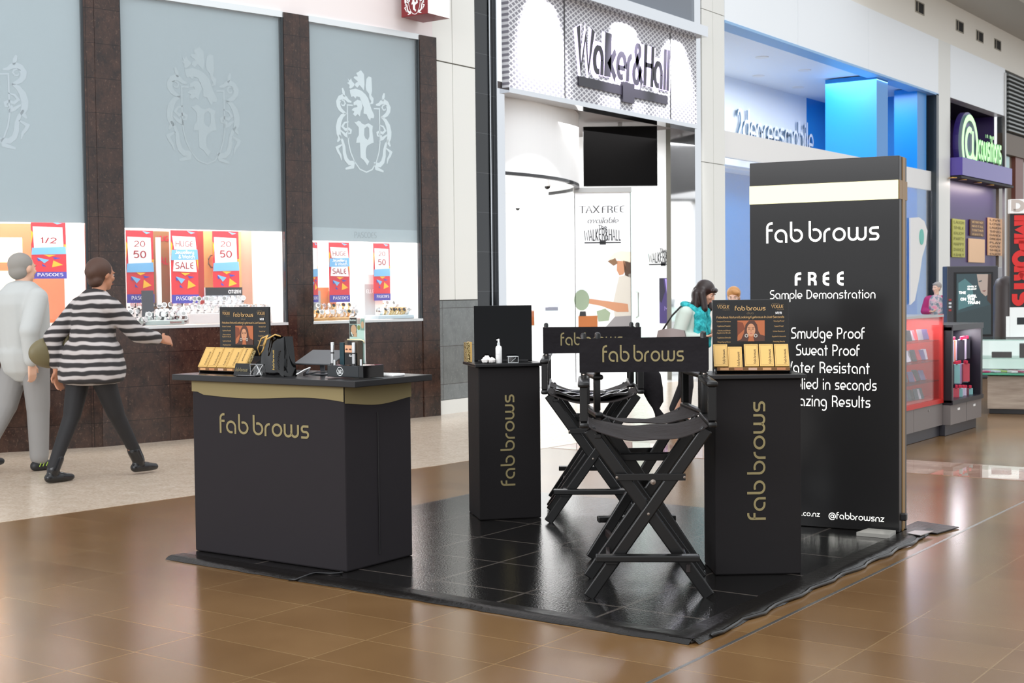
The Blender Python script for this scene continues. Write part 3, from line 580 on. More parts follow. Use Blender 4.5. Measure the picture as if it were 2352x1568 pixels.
card(1, 340, 530, 392, 720, -.6, M('shadowed_shop_interior', '7c5830', .6), 'backdrop_board', 'brown panel with a second sale poster behind the left banner', 'panel', parts=lambda t, W, H: (text('HUG', (.05, -.002, H*.88), (1, 0, 0), (0, 0, 1), .035, m_stext, t, align='c', w=.3, world=False), text('AL', (.06, -.002, H*.6), (1, 0, 0), (0, 0, 1), .045, m_stext, t, align='c', w=.3, world=False)))
card(1, 556, 530, 585, 712, -.62, M('pink_brown_board', 'c79b84', .5), 'backdrop_board', 'pinkish brown panel beside the white corner of the middle window', 'panel')
card(1, 362, 545, 372, 700, -.45, m_white, 'white_upright', 'slim white upright post between two banners of the middle window', 'post')
def cit(t, W, H):
    obj('header', bx(-W/2, W/2, -.006, 0, H*.76, H), M('header_black', '1c1c20', .4), t); text('CITIZEN', (W*.46, -.008, H*.82), (1, 0, 0), (0, 0, 1), .022, m_wprint, t, align='r', w=.3, world=False)
card(1, 473, 660, 557, 735, -.455, M('sky_print', 'dfe6ef', .5), 'watch_backdrop', 'pale backdrop with black header reading CITIZEN', 'display sign', parts=cit)
card(1, 328, 667, 354, 735, -.36, M('grey_photo_print', '3e4048', .5), 'photo_card', 'small dark photo card standing among the watches under the left banner', 'display card')
def ell_(t, W, H):
    obj('picture', bx(-W*.12, W*.22, -.004, 0, H*.0, H*.78), M('grey_print', 'c8c2c2', .5), t); text('ELLE', (W*.05, -.007, H*.58), (1, 0, 0), (0, 0, 1), .028, m_wprint, t, align='c', w=.3, world=False)
card(2, 813, 630, 880, 745, -.38, m_shopwin, 'picture_stand', 'white square display frame reading ELLE in the right window', 'display sign', parts=ell_)
def frm(t, W, H):
    obj('picture', bx(-W*.5, W*.0, -.005, 0, H*.25, H*.9), M('photo_blue', 'a5bcc4', .5), t)
card(2, 716, 660, 757, 745, -.42, m_tanl, 'display_board', 'tan board with a couple photograph in the right window', 'display board', parts=frm)
card(2, 757, 668, 774, 745, -.4, m_tanl, 'display_board', 'narrow tan board with two framed pictures in the right window', 'display board', parts=lambda t, W, H: [obj('framed_picture', bx(-W*.38, W*.38, -.008, 0, H*a, H*(a+.3)), M('cream_print', 'efe8c8', .5), t) for a in (.2, .6)])
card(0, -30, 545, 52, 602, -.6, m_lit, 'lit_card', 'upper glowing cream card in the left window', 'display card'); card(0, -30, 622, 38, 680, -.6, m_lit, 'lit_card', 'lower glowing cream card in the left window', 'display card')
card(0, -60, 512, 150, 740, -.85, M('orange_brown_back', 'b0603c', .5), 'backdrop_board', 'orange brown back panel of the left window', 'panel')
# low plinths
def plinth(i, x0, x1, y, d0, d1, h, mat, lab, parts=None):
    a = fpix(i, x0, y, d1); b = fpix(i, x1, y, d1); u, n = facet(*facets[i]); c = (a+b)/2; W = (b-a).dot(u)
    t = thing('display_plinth', lab, 'plinth', (c.x, c.y, SILL+.006), math.atan2(u.y, u.x)); obj('block', bx(-W/2, W/2, 0, d1-d0, 0, h, .004), mat, t)
    if parts: parts(t, W)
plinth(1, 336, 424, 745, -.3, -.12, .045, M('pale_green_plinth', 'b9c8c4', .4), 'pale green low plinth in front of the middle window watches', lambda t, W: text('ROMANSON', (W*.42, -.002, .015), (1, 0, 0), (0, 0, 1), .012, m_dkred, t, align='r', w=.2, world=False))
plinth(1, 436, 640, 745, -.45, -.27, .1, m_shopwin, 'white stepped plinth under the right group of watches in the middle window')
plinth(2, 716, 818, 745, -.45, -.1, .03, m_tanl, 'low tan plinth in the right window'); plinth(2, 870, 960, 745, -.5, -.12, .04, M('pale_blue_plinth', 'c9dfe8', .4), 'low pale blue plinth under watches in the right window')
# wristwatches on cuffs
def make_watch(mat_s, mat_d, name_lab, grp):
    t = thing('wristwatch', name_lab, 'watch', (0, 0, -5), 0, grp)
    n = 14; prof = [(.024*math.cos(math.radians(a)), .024+.026*math.sin(math.radians(a))) for a in [(-60-300*k/n) for k in range(n+1)]]
    b = new(); 
    for (a, c_) in zip(prof, prof[1:]): 
        prism(b, [(-.008, a[0], a[1]), (.008, a[0], a[1]), (.008, c_[0], c_[1]), (-.008, c_[0], c_[1])], Vector((0, -a[0]*.12, -(a[1]-.024)*.12)))
    obj('strap', b, mat_s, t)
    b = new(); lathe(b, [(0, 0), (.0155, 0), (.0165, .004), (.0155, .008), (.013, .008), (0, .0075)], 16, (0, -.022, .034), (0, -1, .35)); obj('case', b, mat_d, t, smooth=40)
    b = new(); lathe(b, [(0, .0085), (.0125, .0085)], 14, (0, -.022, .034), (0, -1, .35)); obj('dial', b, M('watch_dial', 'f2f4f4', .3) if mat_s is not MAT.get('gold_metal') else M('watch_dial_dark', '22262e', .3), t)
    return t
m_gm = M('gold_metal', 'd8b878', .25, 1); m_sm = M('silver_metal', 'd8dadc', .18, 1); m_bs = M('black_strap', '1a1a1c', .4)
W_ = [(make_watch(m_sm, m_sm, 'silver wristwatch standing upright on the middle window shelf', 'silver watches in the middle window'), 'mid'), (make_watch(m_bs, m_sm, 'black strap wristwatch standing upright on the middle window shelf', 'black strap watches in the middle window'), 'mid'),
      (make_watch(m_sm, m_sm, 'silver wristwatch standing upright on the right window shelf', 'silver watches in the right window'), 'r'), (make_watch(m_gm, m_gm, 'gold wristwatch with dark dial standing on the right window shelf', 'gold watches in the right window'), 'r')]
used = set(); rr = random.Random(4)
def put_watch(k, p, ang):
    t = W_[k][0]; rot = (rr.uniform(-.1, .1), 0, ang+rr.uniform(-.35, .35))
    if k not in used: used.add(k); t.location = p; t.rotation_euler = rot; t.scale = (1.6,)*3
    else: dup(t, p, rot)
def tier(i, x0, x1, d, z0, z1, lab):
    a = fpix(i, x0, 740, d); b = fpix(i, x1, 740, d); u, n = facet(*facets[i]); c = (a+b)/2; W = (b-a).dot(u)
    t = thing('display_riser', lab, 'display riser', (c.x, c.y, SILL+z0), math.atan2(u.y, u.x)); obj('riser_block', bx(-W/2, W/2, -.05, .05, 0, z1-z0, .003), m_shopwin, t)
tier(1, 294, 430, -.44, .006, .075, 'low white riser behind the front watches at the left of the middle window'); tier(1, 298, 425, -.56, .006, .13, 'taller white riser at the back left of the middle window')
tier(1, 440, 560, -.4, .106, .19, 'white riser under the raised watches before the header board'); tier(2, 880, 955, -.42, .046, .12, 'white riser under the pyramid of watches in the right window'); tier(2, 722, 812, -.4, .036, .1, 'white riser at the back of the tan plinth in the right window')
rows = [(1, -.16, 5, 0, (294, 333), (0, 1)), (1, -.245, 14, .045, (338, 422), (0, 1)), (1, -.34, 12, 0, (296, 425), (0, 1)), (1, -.44, 15, .068, (296, 428), (0, 1)), (1, -.56, 13, .125, (300, 424), (0, 1)),
        (1, -.325, 14, .1, (434, 640), (0, 0)), (1, -.4, 9, .185, (442, 558), (0, 0)), (1, -.41, 5, .1, (566, 640), (0, 1)), (2, -.2, 11, .031, (722, 812), (2, 3)), (2, -.3, 10, .031, (724, 815), (2, 2)), (2, -.4, 8, .095, (725, 810), (2, 3)),
        (2, -.2, 13, .041, (874, 958), (2, 3)), (2, -.3, 13, .041, (872, 957), (2, 3)), (2, -.42, 10, .115, (884, 952), (2, 2)), (0, -.3, 8, .0, (-10, 60), (4, 4))]
W_.append((make_watch(m_sm, m_sm, 'silver wristwatch standing on the left window shelf', 'silver watches in the left window'), 'l'))
for (fi, d, n_, zz, xs, kk_) in rows:
    n_ = max(2, min(n_, int((fpix(fi, xs[1], 740, d)-fpix(fi, xs[0], 740, d)).length/.058)))
    for k in range(n_):
        p = fpix(fi, xs[0]+(xs[1]-xs[0])*(k+.12*rr.random())/max(1, n_-.8), 740, d); put_watch(kk_[0] if rr.random() < .65 else kk_[1], Vector((p.x, p.y, SILL+.007+zz)), faceang(fi))
# small hanging sign box with crest, high between blind and column
m_maroon = M('maroon_sign', '7c1820', .35); m_litside = M('white_sign_side', 'ffffff', .4, emit=.4)
t = thing('hanging_sign', 'maroon and white box sign with white crest projecting high beside the cream column', 'sign', (-8.9, 11.12, 4.22), 0)
obj('sign_box', bx(-.36, -.004, 0, .36, 0, .75, .004), m_maroon, t); obj('white_side', bx(-.0035, 0, .002, .358, .004, .75), m_litside, t)
_o = crest(Vector((-.18, -.001, .2)), (1, 0, 0), m_wprint, None, .36, 'crest'); _o.parent = t
obj('bracket', bx(-.42, -.36, .1, .26, .2, .6), m_steel, t)

# ================= JEWELLERY ENTRANCE =================
m_lat = M('lattice_panel', 'c9cbcf', .4)
_g = N(m_lat, 'ShaderNodeNewGeometry'); _s = N(m_lat, 'ShaderNodeSeparateXYZ'); L(m_lat, _g.outputs['Position'], _s.inputs[0])
def mth(m, op, a, b=None):
    n = N(m, 'ShaderNodeMath', operation=op)
    for i_, v in enumerate((a, b)):
        if v is None: continue
        if hasattr(v, 'node'): L(m, v, n.inputs[i_])
        else: n.inputs[i_].default_value = v
    return n.outputs[0]
_y = mth(m_lat, 'MULTIPLY', _s.outputs[1], 8.5); _z = mth(m_lat, 'MULTIPLY', _s.outputs[2], 15)
_p = mth(m_lat, 'PINGPONG', mth(m_lat, 'ADD', _y, _z), .5); _q = mth(m_lat, 'PINGPONG', mth(m_lat, 'SUBTRACT', _y, _z), .5)
_mn = mth(m_lat, 'MINIMUM', _p, _q); L(m_lat, ramp(m_lat, _mn, ((.1, 'dfe0e4'), (.2, '84828c'))), P(m_lat).inputs['Base Color'])
t = thing('shop_sign', 'long lattice shop sign with haloed script lettering over the white shop entrance', 'sign', (XW+.05, 15.4, 3.72), 0)
obj('lattice_panel', bx(-.12, -.02, -2.33, 2.34, 0, 1.23), m_lat, t)
def halo_text(s, o, size, width, **k):
    text(s, o, (0, 1, 0), (0, 0, 1), size, M('lilac_glare_halo', 'efe6ff', .4, emit=1.0, ecol='e8dcff'), t, width=width, w=.8, lift=.004, world=False, name='lettering_halo', **k)  # pale outline made to glow, imitating the washed-out glare around the letters
    text(s, o, (0, 1, 0), (0, 0, 1), size, M('sign_dark_script', '2b2833', .3), t, width=width, w=.36, lift=.02, world=False, **k)
halo_text('Walker&Hall', (-.02, -.9, .38), .38, 2.4, contrast=.5, slant=.12)
obj('underline_bar', bx(-.02, 0, -.85, 1.45, .19, .31), MAT['sign_dark_script'], t); obj('centre_plate', bx(-.02, .02, .2, .5, .1, .36), MAT['sign_dark_script'], t)
for yy in (-1.15, 1.55): obj('panel_joint', bx(-.02, -.012, yy, yy+.015, 0, 1.2), M('dark_metal'), t)
# hanging screen
pc = at(1425, 364, 19.4); va = math.atan2(R_.y, R_.x); k_ = 19.4/FPX
t = thing('television', 'large black screen hanging in the white shop entrance', 'television', (pc.x, pc.y, pc.z-.39), va)
obj('screen_housing', bx(-85*k_, 85*k_, 0, .07, 0, 137*k_, .006), m_blk, t); obj('screen_glass', bx(-84*k_, 84*k_, -.003, .0, .01, 137*k_-.01), M('screen_black', '0a0909', .5, spec=.05), t)
obj('hanger', box(new(), -.03, .03, .03, .06, 137*k_, 3.72-(pc.z-.39)), m_steel, t)
# tall hanging poster
pb = at(1320, 443, 18.9); kb = 18.9/FPX; W = 127*kb; Hh = 2.62
t = thing('hanging_poster', 'tall white poster reading TAX FREE available with a woman in a sun hat', 'poster', (pb.x, pb.y, pb.z-Hh), va)
obj('poster_sheet', bx(0, W, 0, .01, 0, Hh), M('poster_white', 'f4f5f9', .5), t)
obj('hanging_rail', bx(-.02, W+.02, -.02, .04, Hh, Hh+.075, .004), m_steel, t); 
b = new(); box(b, -.008, 0, -.004, .014, 0, Hh); box(b, W, W+.008, -.004, .014, 0, Hh); obj('edge_strip', b, M('dark_metal'), t)
U, V = (1, 0, 0), (0, 0, 1); m_ink = M('poster_ink', '25262a', .5)
def pz(y): return Hh-(y-450)*kb          # picture row to poster height
text('TAX FREE', (W/2, -.001, pz(496)), U, V, 11*kb, m_ink, t, width=106*kb, align='c', serif=True, contrast=.65, w=.17, world=False)
text('available', (W/2, -.001, pz(520)), U, V, 9*kb, m_ink, t, width=72*kb, align='c', contrast=.6, w=.17, slant=.3, world=False)
def shoplogo(par, cx, zc, k, mat, U=U, Yo=-.001):
    text('WALKER&HALL', (cx, Yo, zc), U, V, 16*k, mat, par, width=86*k, align='c', contrast=.45, w=.26, world=False, arch=.25); text('The', (cx, Yo, zc+26*k), U, V, 7*k, mat, par, width=20*k, align='c', w=.2, world=False, name='small_lettering')
    flat([rect(cx-42*k, zc-6*k, cx+42*k, zc-3*k), rect(cx-7*k, zc-9*k, cx+7*k, zc+1*k)], (0, Yo, 0), U, V, mat, par, 'underline', world=False, lift=.002)
shoplogo(t, W/2, pz(560), kb, m_ink)
fp = lambda pts, m, nm, l=.002: flat([[((x-1320)*kb, pz(y)) for x, y in pts]], (0, 0, 0), U, V, m, t, nm, lift=l, world=False)
fp([(1321, 663), (1447, 655), (1447, 700), (1321, 700)], M('poster_haze', 'd5dbe2', .5), 'sky_print', .0015); fp([(1321, 700), (1447, 700), (1447, 810), (1321, 810)], M('poster_sand', 'e9e7e4', .5), 'sand_print', .0015)
fp([(1396, 604), (1410, 588), (1425, 584), (1447, 586), (1447, 611), (1430, 608), (1412, 600), (1402, 606)], M('hat_cream', 'e3d5bd', .6), 'hat_print'); fp([(1394, 607), (1412, 600), (1418, 612), (1408, 618)], M('hat_shade', '7a5b41', .6), 'hat_brim_print')
fp([(1416, 606), (1434, 608), (1438, 624), (1430, 638), (1421, 640), (1415, 628)], M('skin_print', 'b98464', .6), 'face_print'); fp([(1430, 606), (1447, 610), (1447, 646), (1434, 640)], M('hair_print', '4b3527', .6), 'hair_print')
fp([(1420, 643), (1447, 636), (1447, 735), (1410, 738), (1406, 705)], M('blouse_print', 'c4beb4', .6), 'blouse_print'); fp([(1352, 693), (1385, 698), (1440, 706), (1442, 724), (1415, 724), (1380, 710), (1350, 704)], M('skin_print'), 'arm_print', .003)
fp([(1386, 762), (1410, 735), (1447, 733), (1447, 800), (1396, 800)], M('skirt_print', '8b8788', .6), 'skirt_print', .003); fp([(1326, 733), (1370, 732), (1370, 800), (1326, 800)], M('suitcase_print', 'a5602f', .6), 'suitcase_print', .0025)
flat([[(q[0]*kb+14*kb, pz(696)+q[1]*kb) for q in ell(0, 0, 18, 24)]], (0, 0, 0), U, V, M('globe_print', '8b9a83', .6), t, 'globe_print', lift=.002, world=False); fp([(1330, 722), (1343, 722), (1344, 733), (1328, 733)], m_ink, 'globe_foot_print', .003)
fp([(1368, 722), (1388, 716), (1400, 726), (1396, 744), (1372, 746)], M('bush_print', '8f9d84', .6), 'bush_print')
# logo and small violet poster on the shop's side wall (plane y = 18)
def WY(x, y, Y=17.995): return PL(x, y, (0, Y), (1, Y))
la, lb = WY(1490, 608), WY(1557, 600); kk = (lb.x-la.x)/67
t = thing('wall_logo', 'dark script logo decal on the white side wall of the jewellery shop', 'logo', ((la.x+lb.x)/2, 17.997, la.z), 0); shoplogo(t, 0, .03, kk*.78, m_ink)
a, b_ = WY(1516, 742), WY(1548, 638); t = thing('small_poster', 'small violet poster of a face on the white wall below the logo', 'poster', ((a.x+b_.x)/2, 17.98, a.z), 0); W2 = b_.x-a.x; H2 = b_.z-a.z
obj('poster_sheet', bx(-W2/2, W2/2, 0, .015, 0, H2), M('violet_print', '3b2c66', .4), t)
flat([[(-W2*.1, H2*.98), (W2*.5, H2*.98), (W2*.5, H2*.5), (W2*.2, H2*.42), (W2*.05, H2*.6), (-.02*W2, H2*.8)]], (0, -.001, 0), U, V, M('lilac_skin', '9d8ad0', .5), t, 'face_print', world=False)
flat([[(-W2*.5, H2), (-W2*.2, H2), (-W2*.1, H2*.7), (-W2*.35, H2*.45), (-W2*.5, H2*.5)]], (0, -.001, 0), U, V, M('dark_hair_print', '1d1830', .5), t, 'hair_print', world=False); text('MX', (W2*.1, -.002, H2*.28), U, V, .045, M('lilac_skin'), t, align='c', w=.15, world=False)
# glass door leaf beside the poster
g0 = at(1450, 600, 19.3); t = thing('glass_door', 'pale green glass door leaf standing open beside the hanging poster', 'door', (g0.x, g0.y, .005), va+.5); 
obj('glass_panel', bx(0, .3, 0, .012, .01, 2.75), m_greenpane, t); obj('pull_handle', tube(new(), [(.08, -.0, .95), (.08, -.05, .97), (.08, -.05, 1.3), (.08, 0, 1.32)], .012), m_steel, t)
# right side pane with mirror-writing decal
t = thing('side_window', 'narrow glass pane with a reversed logo at the right jamb of the jewellery shop', 'window', (XW-.22, 17.9, .005), 0)
obj('glass_panel', bx(0, .17, 0, .01, 0, 3.66), m_greenpane, t); obj('mullion', bx(-.03, 0, -.02, .03, 0, 3.66), M('dark_metal'), t); 
flat([rect(.01, 1.85, .16, 2.62)], (0, -.002, 0), U, V, M('peach_print', 'e8cbb4', .5), t, 'peach_print', world=False); text('VER', (.155, -.004, 2.2), (-1, 0, 0), V, .12, m_ink, t, width=.14, w=.25, world=False, lift=-.002); flat([rect(.02, 2.06, .16, 2.1)], (0, -.004, 0), U, V, m_ink, t, 'underline', world=False)
# domes of the security cameras
for (x, y, d, s) in ((1257, 428, 17.6, 'larger, by the curved bulkhead'), (1189, 478, 20.0, 'smaller, further inside on the left')):
    p = at(x, y, d); r = 7*d/FPX*(1 if d < 18 else .75); t = thing('security_camera', 'dark security camera dome in the white shop, the '+s, 'security camera', (p.x, p.y, p.z), 0, 'camera domes')
    obj('mount', lathe(new(), [(0, .0), (r*1.15, 0), (r*1.15, r*.6), (0, r*.6)], 20), m_white, t, smooth=40); obj('dome', lathe(new(), [(0, -r)]+[(r*math.sin(math.radians(a)), -r*math.cos(math.radians(a))) for a in range(15, 91, 15)], 20), m_blkgloss, t, smooth=True)
    obj('drop_rod', box(new(), -.015, .015, -.015, .015, r*.6, 3.72-p.z), m_white, t)
# glass counters inside with a small jewellery easel, wall panels
p = at(1265, 735, 19.0)
t = thing('shop_counter', 'long white display counter inside the jewellery shop', 'counter', (p.x, p.y, .004), va)
obj('counter_body', bx(-1.1, .55, 0, .6, 0, .85, .01), m_shopwhite, t); obj('glass_top', bx(-1.1, .55, 0, .6, .852, 1.06), m_greenpane, t)
te = thing('jewellery_easel', 'small grey jewellery stand on the white counter top', 'display stand', (at(1267, 700, 19.2).x, at(1267, 700, 19.2).y, 1.066), va)
obj('base', bx(-.09, .09, 0, .12, 0, .05, .003), M('grey_stand', '8a8796', .4), te); prism_ = prism(new(), [(-.05, 0, .05), (.11, 0, .05), (.14, 0, .13), (-.02, 0, .1)], (0, .08, 0)); obj('tilted_tray', prism_, M('pale_stand', 'd8d4dc', .4), te)
# orange wooden side table / chair seen between kiosk chairs
p = at(1262, 870, 17.0); g_ = G(1284, 874)
t = thing('wooden_stool', 'orange wooden stool seen past the far folding chair', 'stool', (g_.x, g_.y, .004), va); m_or = M('orange_wood', 'b4572a', .4)
obj('seat', bx(-.42, .02, -.02, .4, .62, .67, .01), m_or, t)
for (a, b2) in ((-.4, 0), (-.02, 0), (-.4, .36), (-.02, .36)): obj('leg', bx(a-.02, a+.03, b2, b2+.04, 0, .62, .004), m_or, t)
obj('backrest', bx(-.42, -.36, -.02, .4, .68, 1.05, .01), m_or, t)
# ================= KIOSK =================
t = thing('kiosk_mat', 'glossy black tiled vinyl mat under the kiosk with raised edge trim', 'mat', (-3.95, 6.05, .0))
MB = [(-5.454, 4.647), (-2.436, 4.602), (-2.462, 7.451), (-5.45, 7.49)]
obj('mat_surface', prism(new(), [(x, y, .003) for x, y in MB], (0, 0, .009)), m_mat, t, world=True)
m_edge = M('black_edge_tape', '100d0b', .3, spec=.35); bump(m_edge, noise(m_edge, coords(m_edge), 30, 3), .3, .01)
def edge_strip(a, b, w, name, prot=.0):
    a = Vector((*a, 0)); b = Vector((*b, 0)); u = (b-a).normalized(); n = Vector((u.y, -u.x, 0)); k = 40; bm = new(); rr_ = random.Random(3)
    prof = [(-w, .012), (-w, .017), (-w*.3, .018), (-.01, .02), (.012, .014), (.03, .002)]
    rows = []
    for i in range(k+1):
        j = rr_.uniform(-.006, .006) if 0 < i < k else 0
        rows.append([bm.verts.new(a+u*((b-a).length*i/k)+n*(d+(j if d > 0 else 0))+Vector((0, 0, z))) for d, z in prof])
    for r0, r1 in zip(rows, rows[1:]):
        for q in range(len(prof)-1): bm.faces.new((r0[q], r1[q], r1[q+1], r0[q+1]))
    obj(name, bm, m_edge, t, world=True, smooth=60)
edge_strip(MB[0], MB[1], .09, 'front_edging'); edge_strip(MB[1], (MB[2][0], MB[2][1]), .1, 'side_edging')
obj('corner_tape', prism(new(), [(-2.51, 7.2, .021), (-2.425, 7.17, .021), (-2.41, 7.34, .021), (-2.50, 7.3, .021)], (0, 0, .004)), m_steel, t, world=True)
obj('corner_flap', prism(new(), [(-2.60, 7.36, .013), (-2.40, 7.36, .004), (-2.36, 7.62, .004), (-2.60, 7.64, .013)], (0, 0, .006)), m_edge, t, world=True)
tag(obj('cover_plate', prism(new(), [(-2.73, 7.04, .013), (-2.55, 7.05, .013), (-2.57, 7.2, .013), (-2.72, 7.19, .013)], (0, 0, .02)), M('satin_plate', 'c9c5bd', .35, .5)), 'small flat metal plate on the mat at the foot of the tall sign', 'plate')

# ---- front counter ----
ca = math.radians(.3)
t = thing('reception_counter', 'charcoal fabric counter with gold band and black top, fab brows in gold on front', 'counter', (-5.465, 4.828, .013), ca)
Wc, Dc, Hc = 1.055, .50, .90
obj('body', bx(0, Wc, 0, Dc, 0, Hc-.012, .008), m_char, t)
def wave_band(P0, P1, n, name, z1, f, th=.004):
    bm = new(); P0 = Vector(P0); P1 = Vector(P1); k = 24
    rows = [[bm.verts.new(P0.lerp(P1, i/k)+Vector(n)*th+Vector((0, 0, z))) for z in (f(i/k), z1)] for i in range(k+1)]
    for a, b in zip(rows, rows[1:]): bm.faces.new((a[0], b[0], b[1], a[1]))
    return obj(name, bm, m_goldband, t)
wave_band((0, 0, 0), (Wc, 0, 0), (0, -1, 0), 'gold_band', Hc-.012, lambda s: .822-.014*math.sin(s*6.0)*(.3+s)-.01*s+(.012 if s < .08 else 0))
wave_band((Wc, 0, 0), (Wc, Dc, 0), (1, 0, 0), 'gold_band', Hc-.012, lambda s: .80+.012*math.sin(s*5+2.2))
obj('countertop', bx(-.115, Wc+.10, -.035, Dc+.05, Hc-.01, Hc+.021, .003), m_blacktop, t)
text('fab brows', (.2, -.001, .627), (1, 0, 0), (0, 0, 1), .068, m_goldprint, t, width=.635, w=.17, world=False)
obj('zip_seam', tube(new(), [(Wc+.003, .24, z/20) for z in range(1, 16)] , .003), m_blk, t)
cz = .013+Hc+.0215
tm = Matrix.Translation((-5.485, 4.828, 0)) @ Matrix.Rotation(ca, 4, 'Z')
def onc(x, y, z=0): p = tm @ Vector((x, y, 0)); return (p.x, p.y, cz+z)

# ---- pillars ----
def display_pillar(x, y, ang, w_, d_, h, lab, tz, tw):
    t = thing('display_pillar', lab, 'display stand', (x, y, .013), ang, 'fabric pillars of the kiosk')
    obj('body', bx(0, w_, 0, d_, 0, h-.02, .006), m_pill, t); obj('pillar_top', bx(-.025, w_+.02, -.03, d_+.02, h-.019, h, .003), m_blk, t)
    text('fab brows', (w_*.5+tw, -.001, tz[0]), (0, 0, 1), (-1, 0, 0), .058, m_goldprint, t, width=tz[1], w=.17, world=False)
    return t
pBang, pCang = math.radians(48), math.radians(37)
pB = display_pillar(-4.753, 6.364, pBang, .368, .34, .915, 'slim black fabric pillar left of the folding chairs, carrying a black mirror', (.195, .545), .028)
pC = display_pillar(-2.903, 5.718, pCang, .405, .3, .937, 'slim black fabric pillar right of the folding chairs, carrying gold cartons', (.255, .565), .035)
def local(x, y, ang, z): m = Matrix.Translation((x, y, z)) @ Matrix.Rotation(ang, 4, 'Z'); return lambda a, b, c=0: tuple(m @ Vector((a, b, c)))
lB = local(-4.753, 6.364, pBang, .929); lC = local(-2.903, 5.718, pCang, .951)

# ---- makeup display stands ----
m_skinp = M('photo_skin', 'c98f6b', .5); m_hairp = M('photo_hair', '4f3026', .5); m_photobg = M('photo_glow', 'b0623a', .5)
def portrait(o, W, H, par):
    U, V = (1, 0, 0), (0, 0, 1); X = lambda a: (a-.5)*W; Z = lambda a: a*H
    f = lambda pts, m, l, nm: flat([[(X(a), Z(b)) for a, b in pts]], o, U, V, m, ph, nm, lift=l, world=False)
    ph = obj('portrait_photo', prism(new(), [(o[0]+X(0), o[1]-.0008, o[2]), (o[0]+X(1), o[1]-.0008, o[2]), (o[0]+X(1), o[1]-.0008, o[2]+H), (o[0]+X(0), o[1]-.0008, o[2]+H)], (0, .0007, 0)), m_photobg, par)
    f([(.02, .3), (.28, .6), (.2, .9), (0, .95), (0, .2)], M('photo_dark_glow', '7a3c24', .5), .0012, 'background_print')
    f([(.0, .02), (.14, .1), (.24, .4), (.3, .8), (.42, .99), (.62, .99), (.72, .8), (.76, .5), (.84, .32), (1, .26), (1, 0), (0, 0)], m_hairp, .0016, 'hair_print')
    f([(.38, 0), (.42, .2), (.36, .3), (.66, .3), (.58, .2), (.62, 0)], m_photobg, .002, 'neck_print')
    f(ell(.5, .54, .155, .31, 20), m_skinp, .0024, 'face_print')
    f(ell(.43, .59, .045, .02, 10), m_hairp, .0028, 'eye_print'); f(ell(.57, .59, .045, .02, 10), m_hairp, .0028, 'eye_print')
    f([(.37, .66), (.48, .64), (.48, .66), (.38, .685)], m_hairp, .0028, 'eyebrow_print'); f([(.63, .66), (.52, .64), (.52, .66), (.62, .685)], m_hairp, .0028, 'eyebrow_print')
    f([(.49, .58), (.51, .58), (.525, .47), (.475, .47)], M('photo_shade', 'b07a58', .5), .0027, 'nose_print'); f([(.44, .385), (.5, .405), (.56, .385), (.5, .355)], M('photo_lips', 'b5625a', .5), .0028, 'lips_print')
    for a in (.33, .67):
        strokes_q = new(); strokes_mesh(strokes_q, [A(0, 0, .05*W, 0, 360, 14, .07*H)], lambda p, q: Vector((o[0]+X(a)+p, o[1]-.0032, o[2]+Z(.27)+q)), .004); obj('earring_print', strokes_q, M('silver_print', 'b8b4ac', .4), ph)
m_brz = M('bronze_print', 'c9a067', .5); m_dim = M('dim_print', '6f5e46', .5)
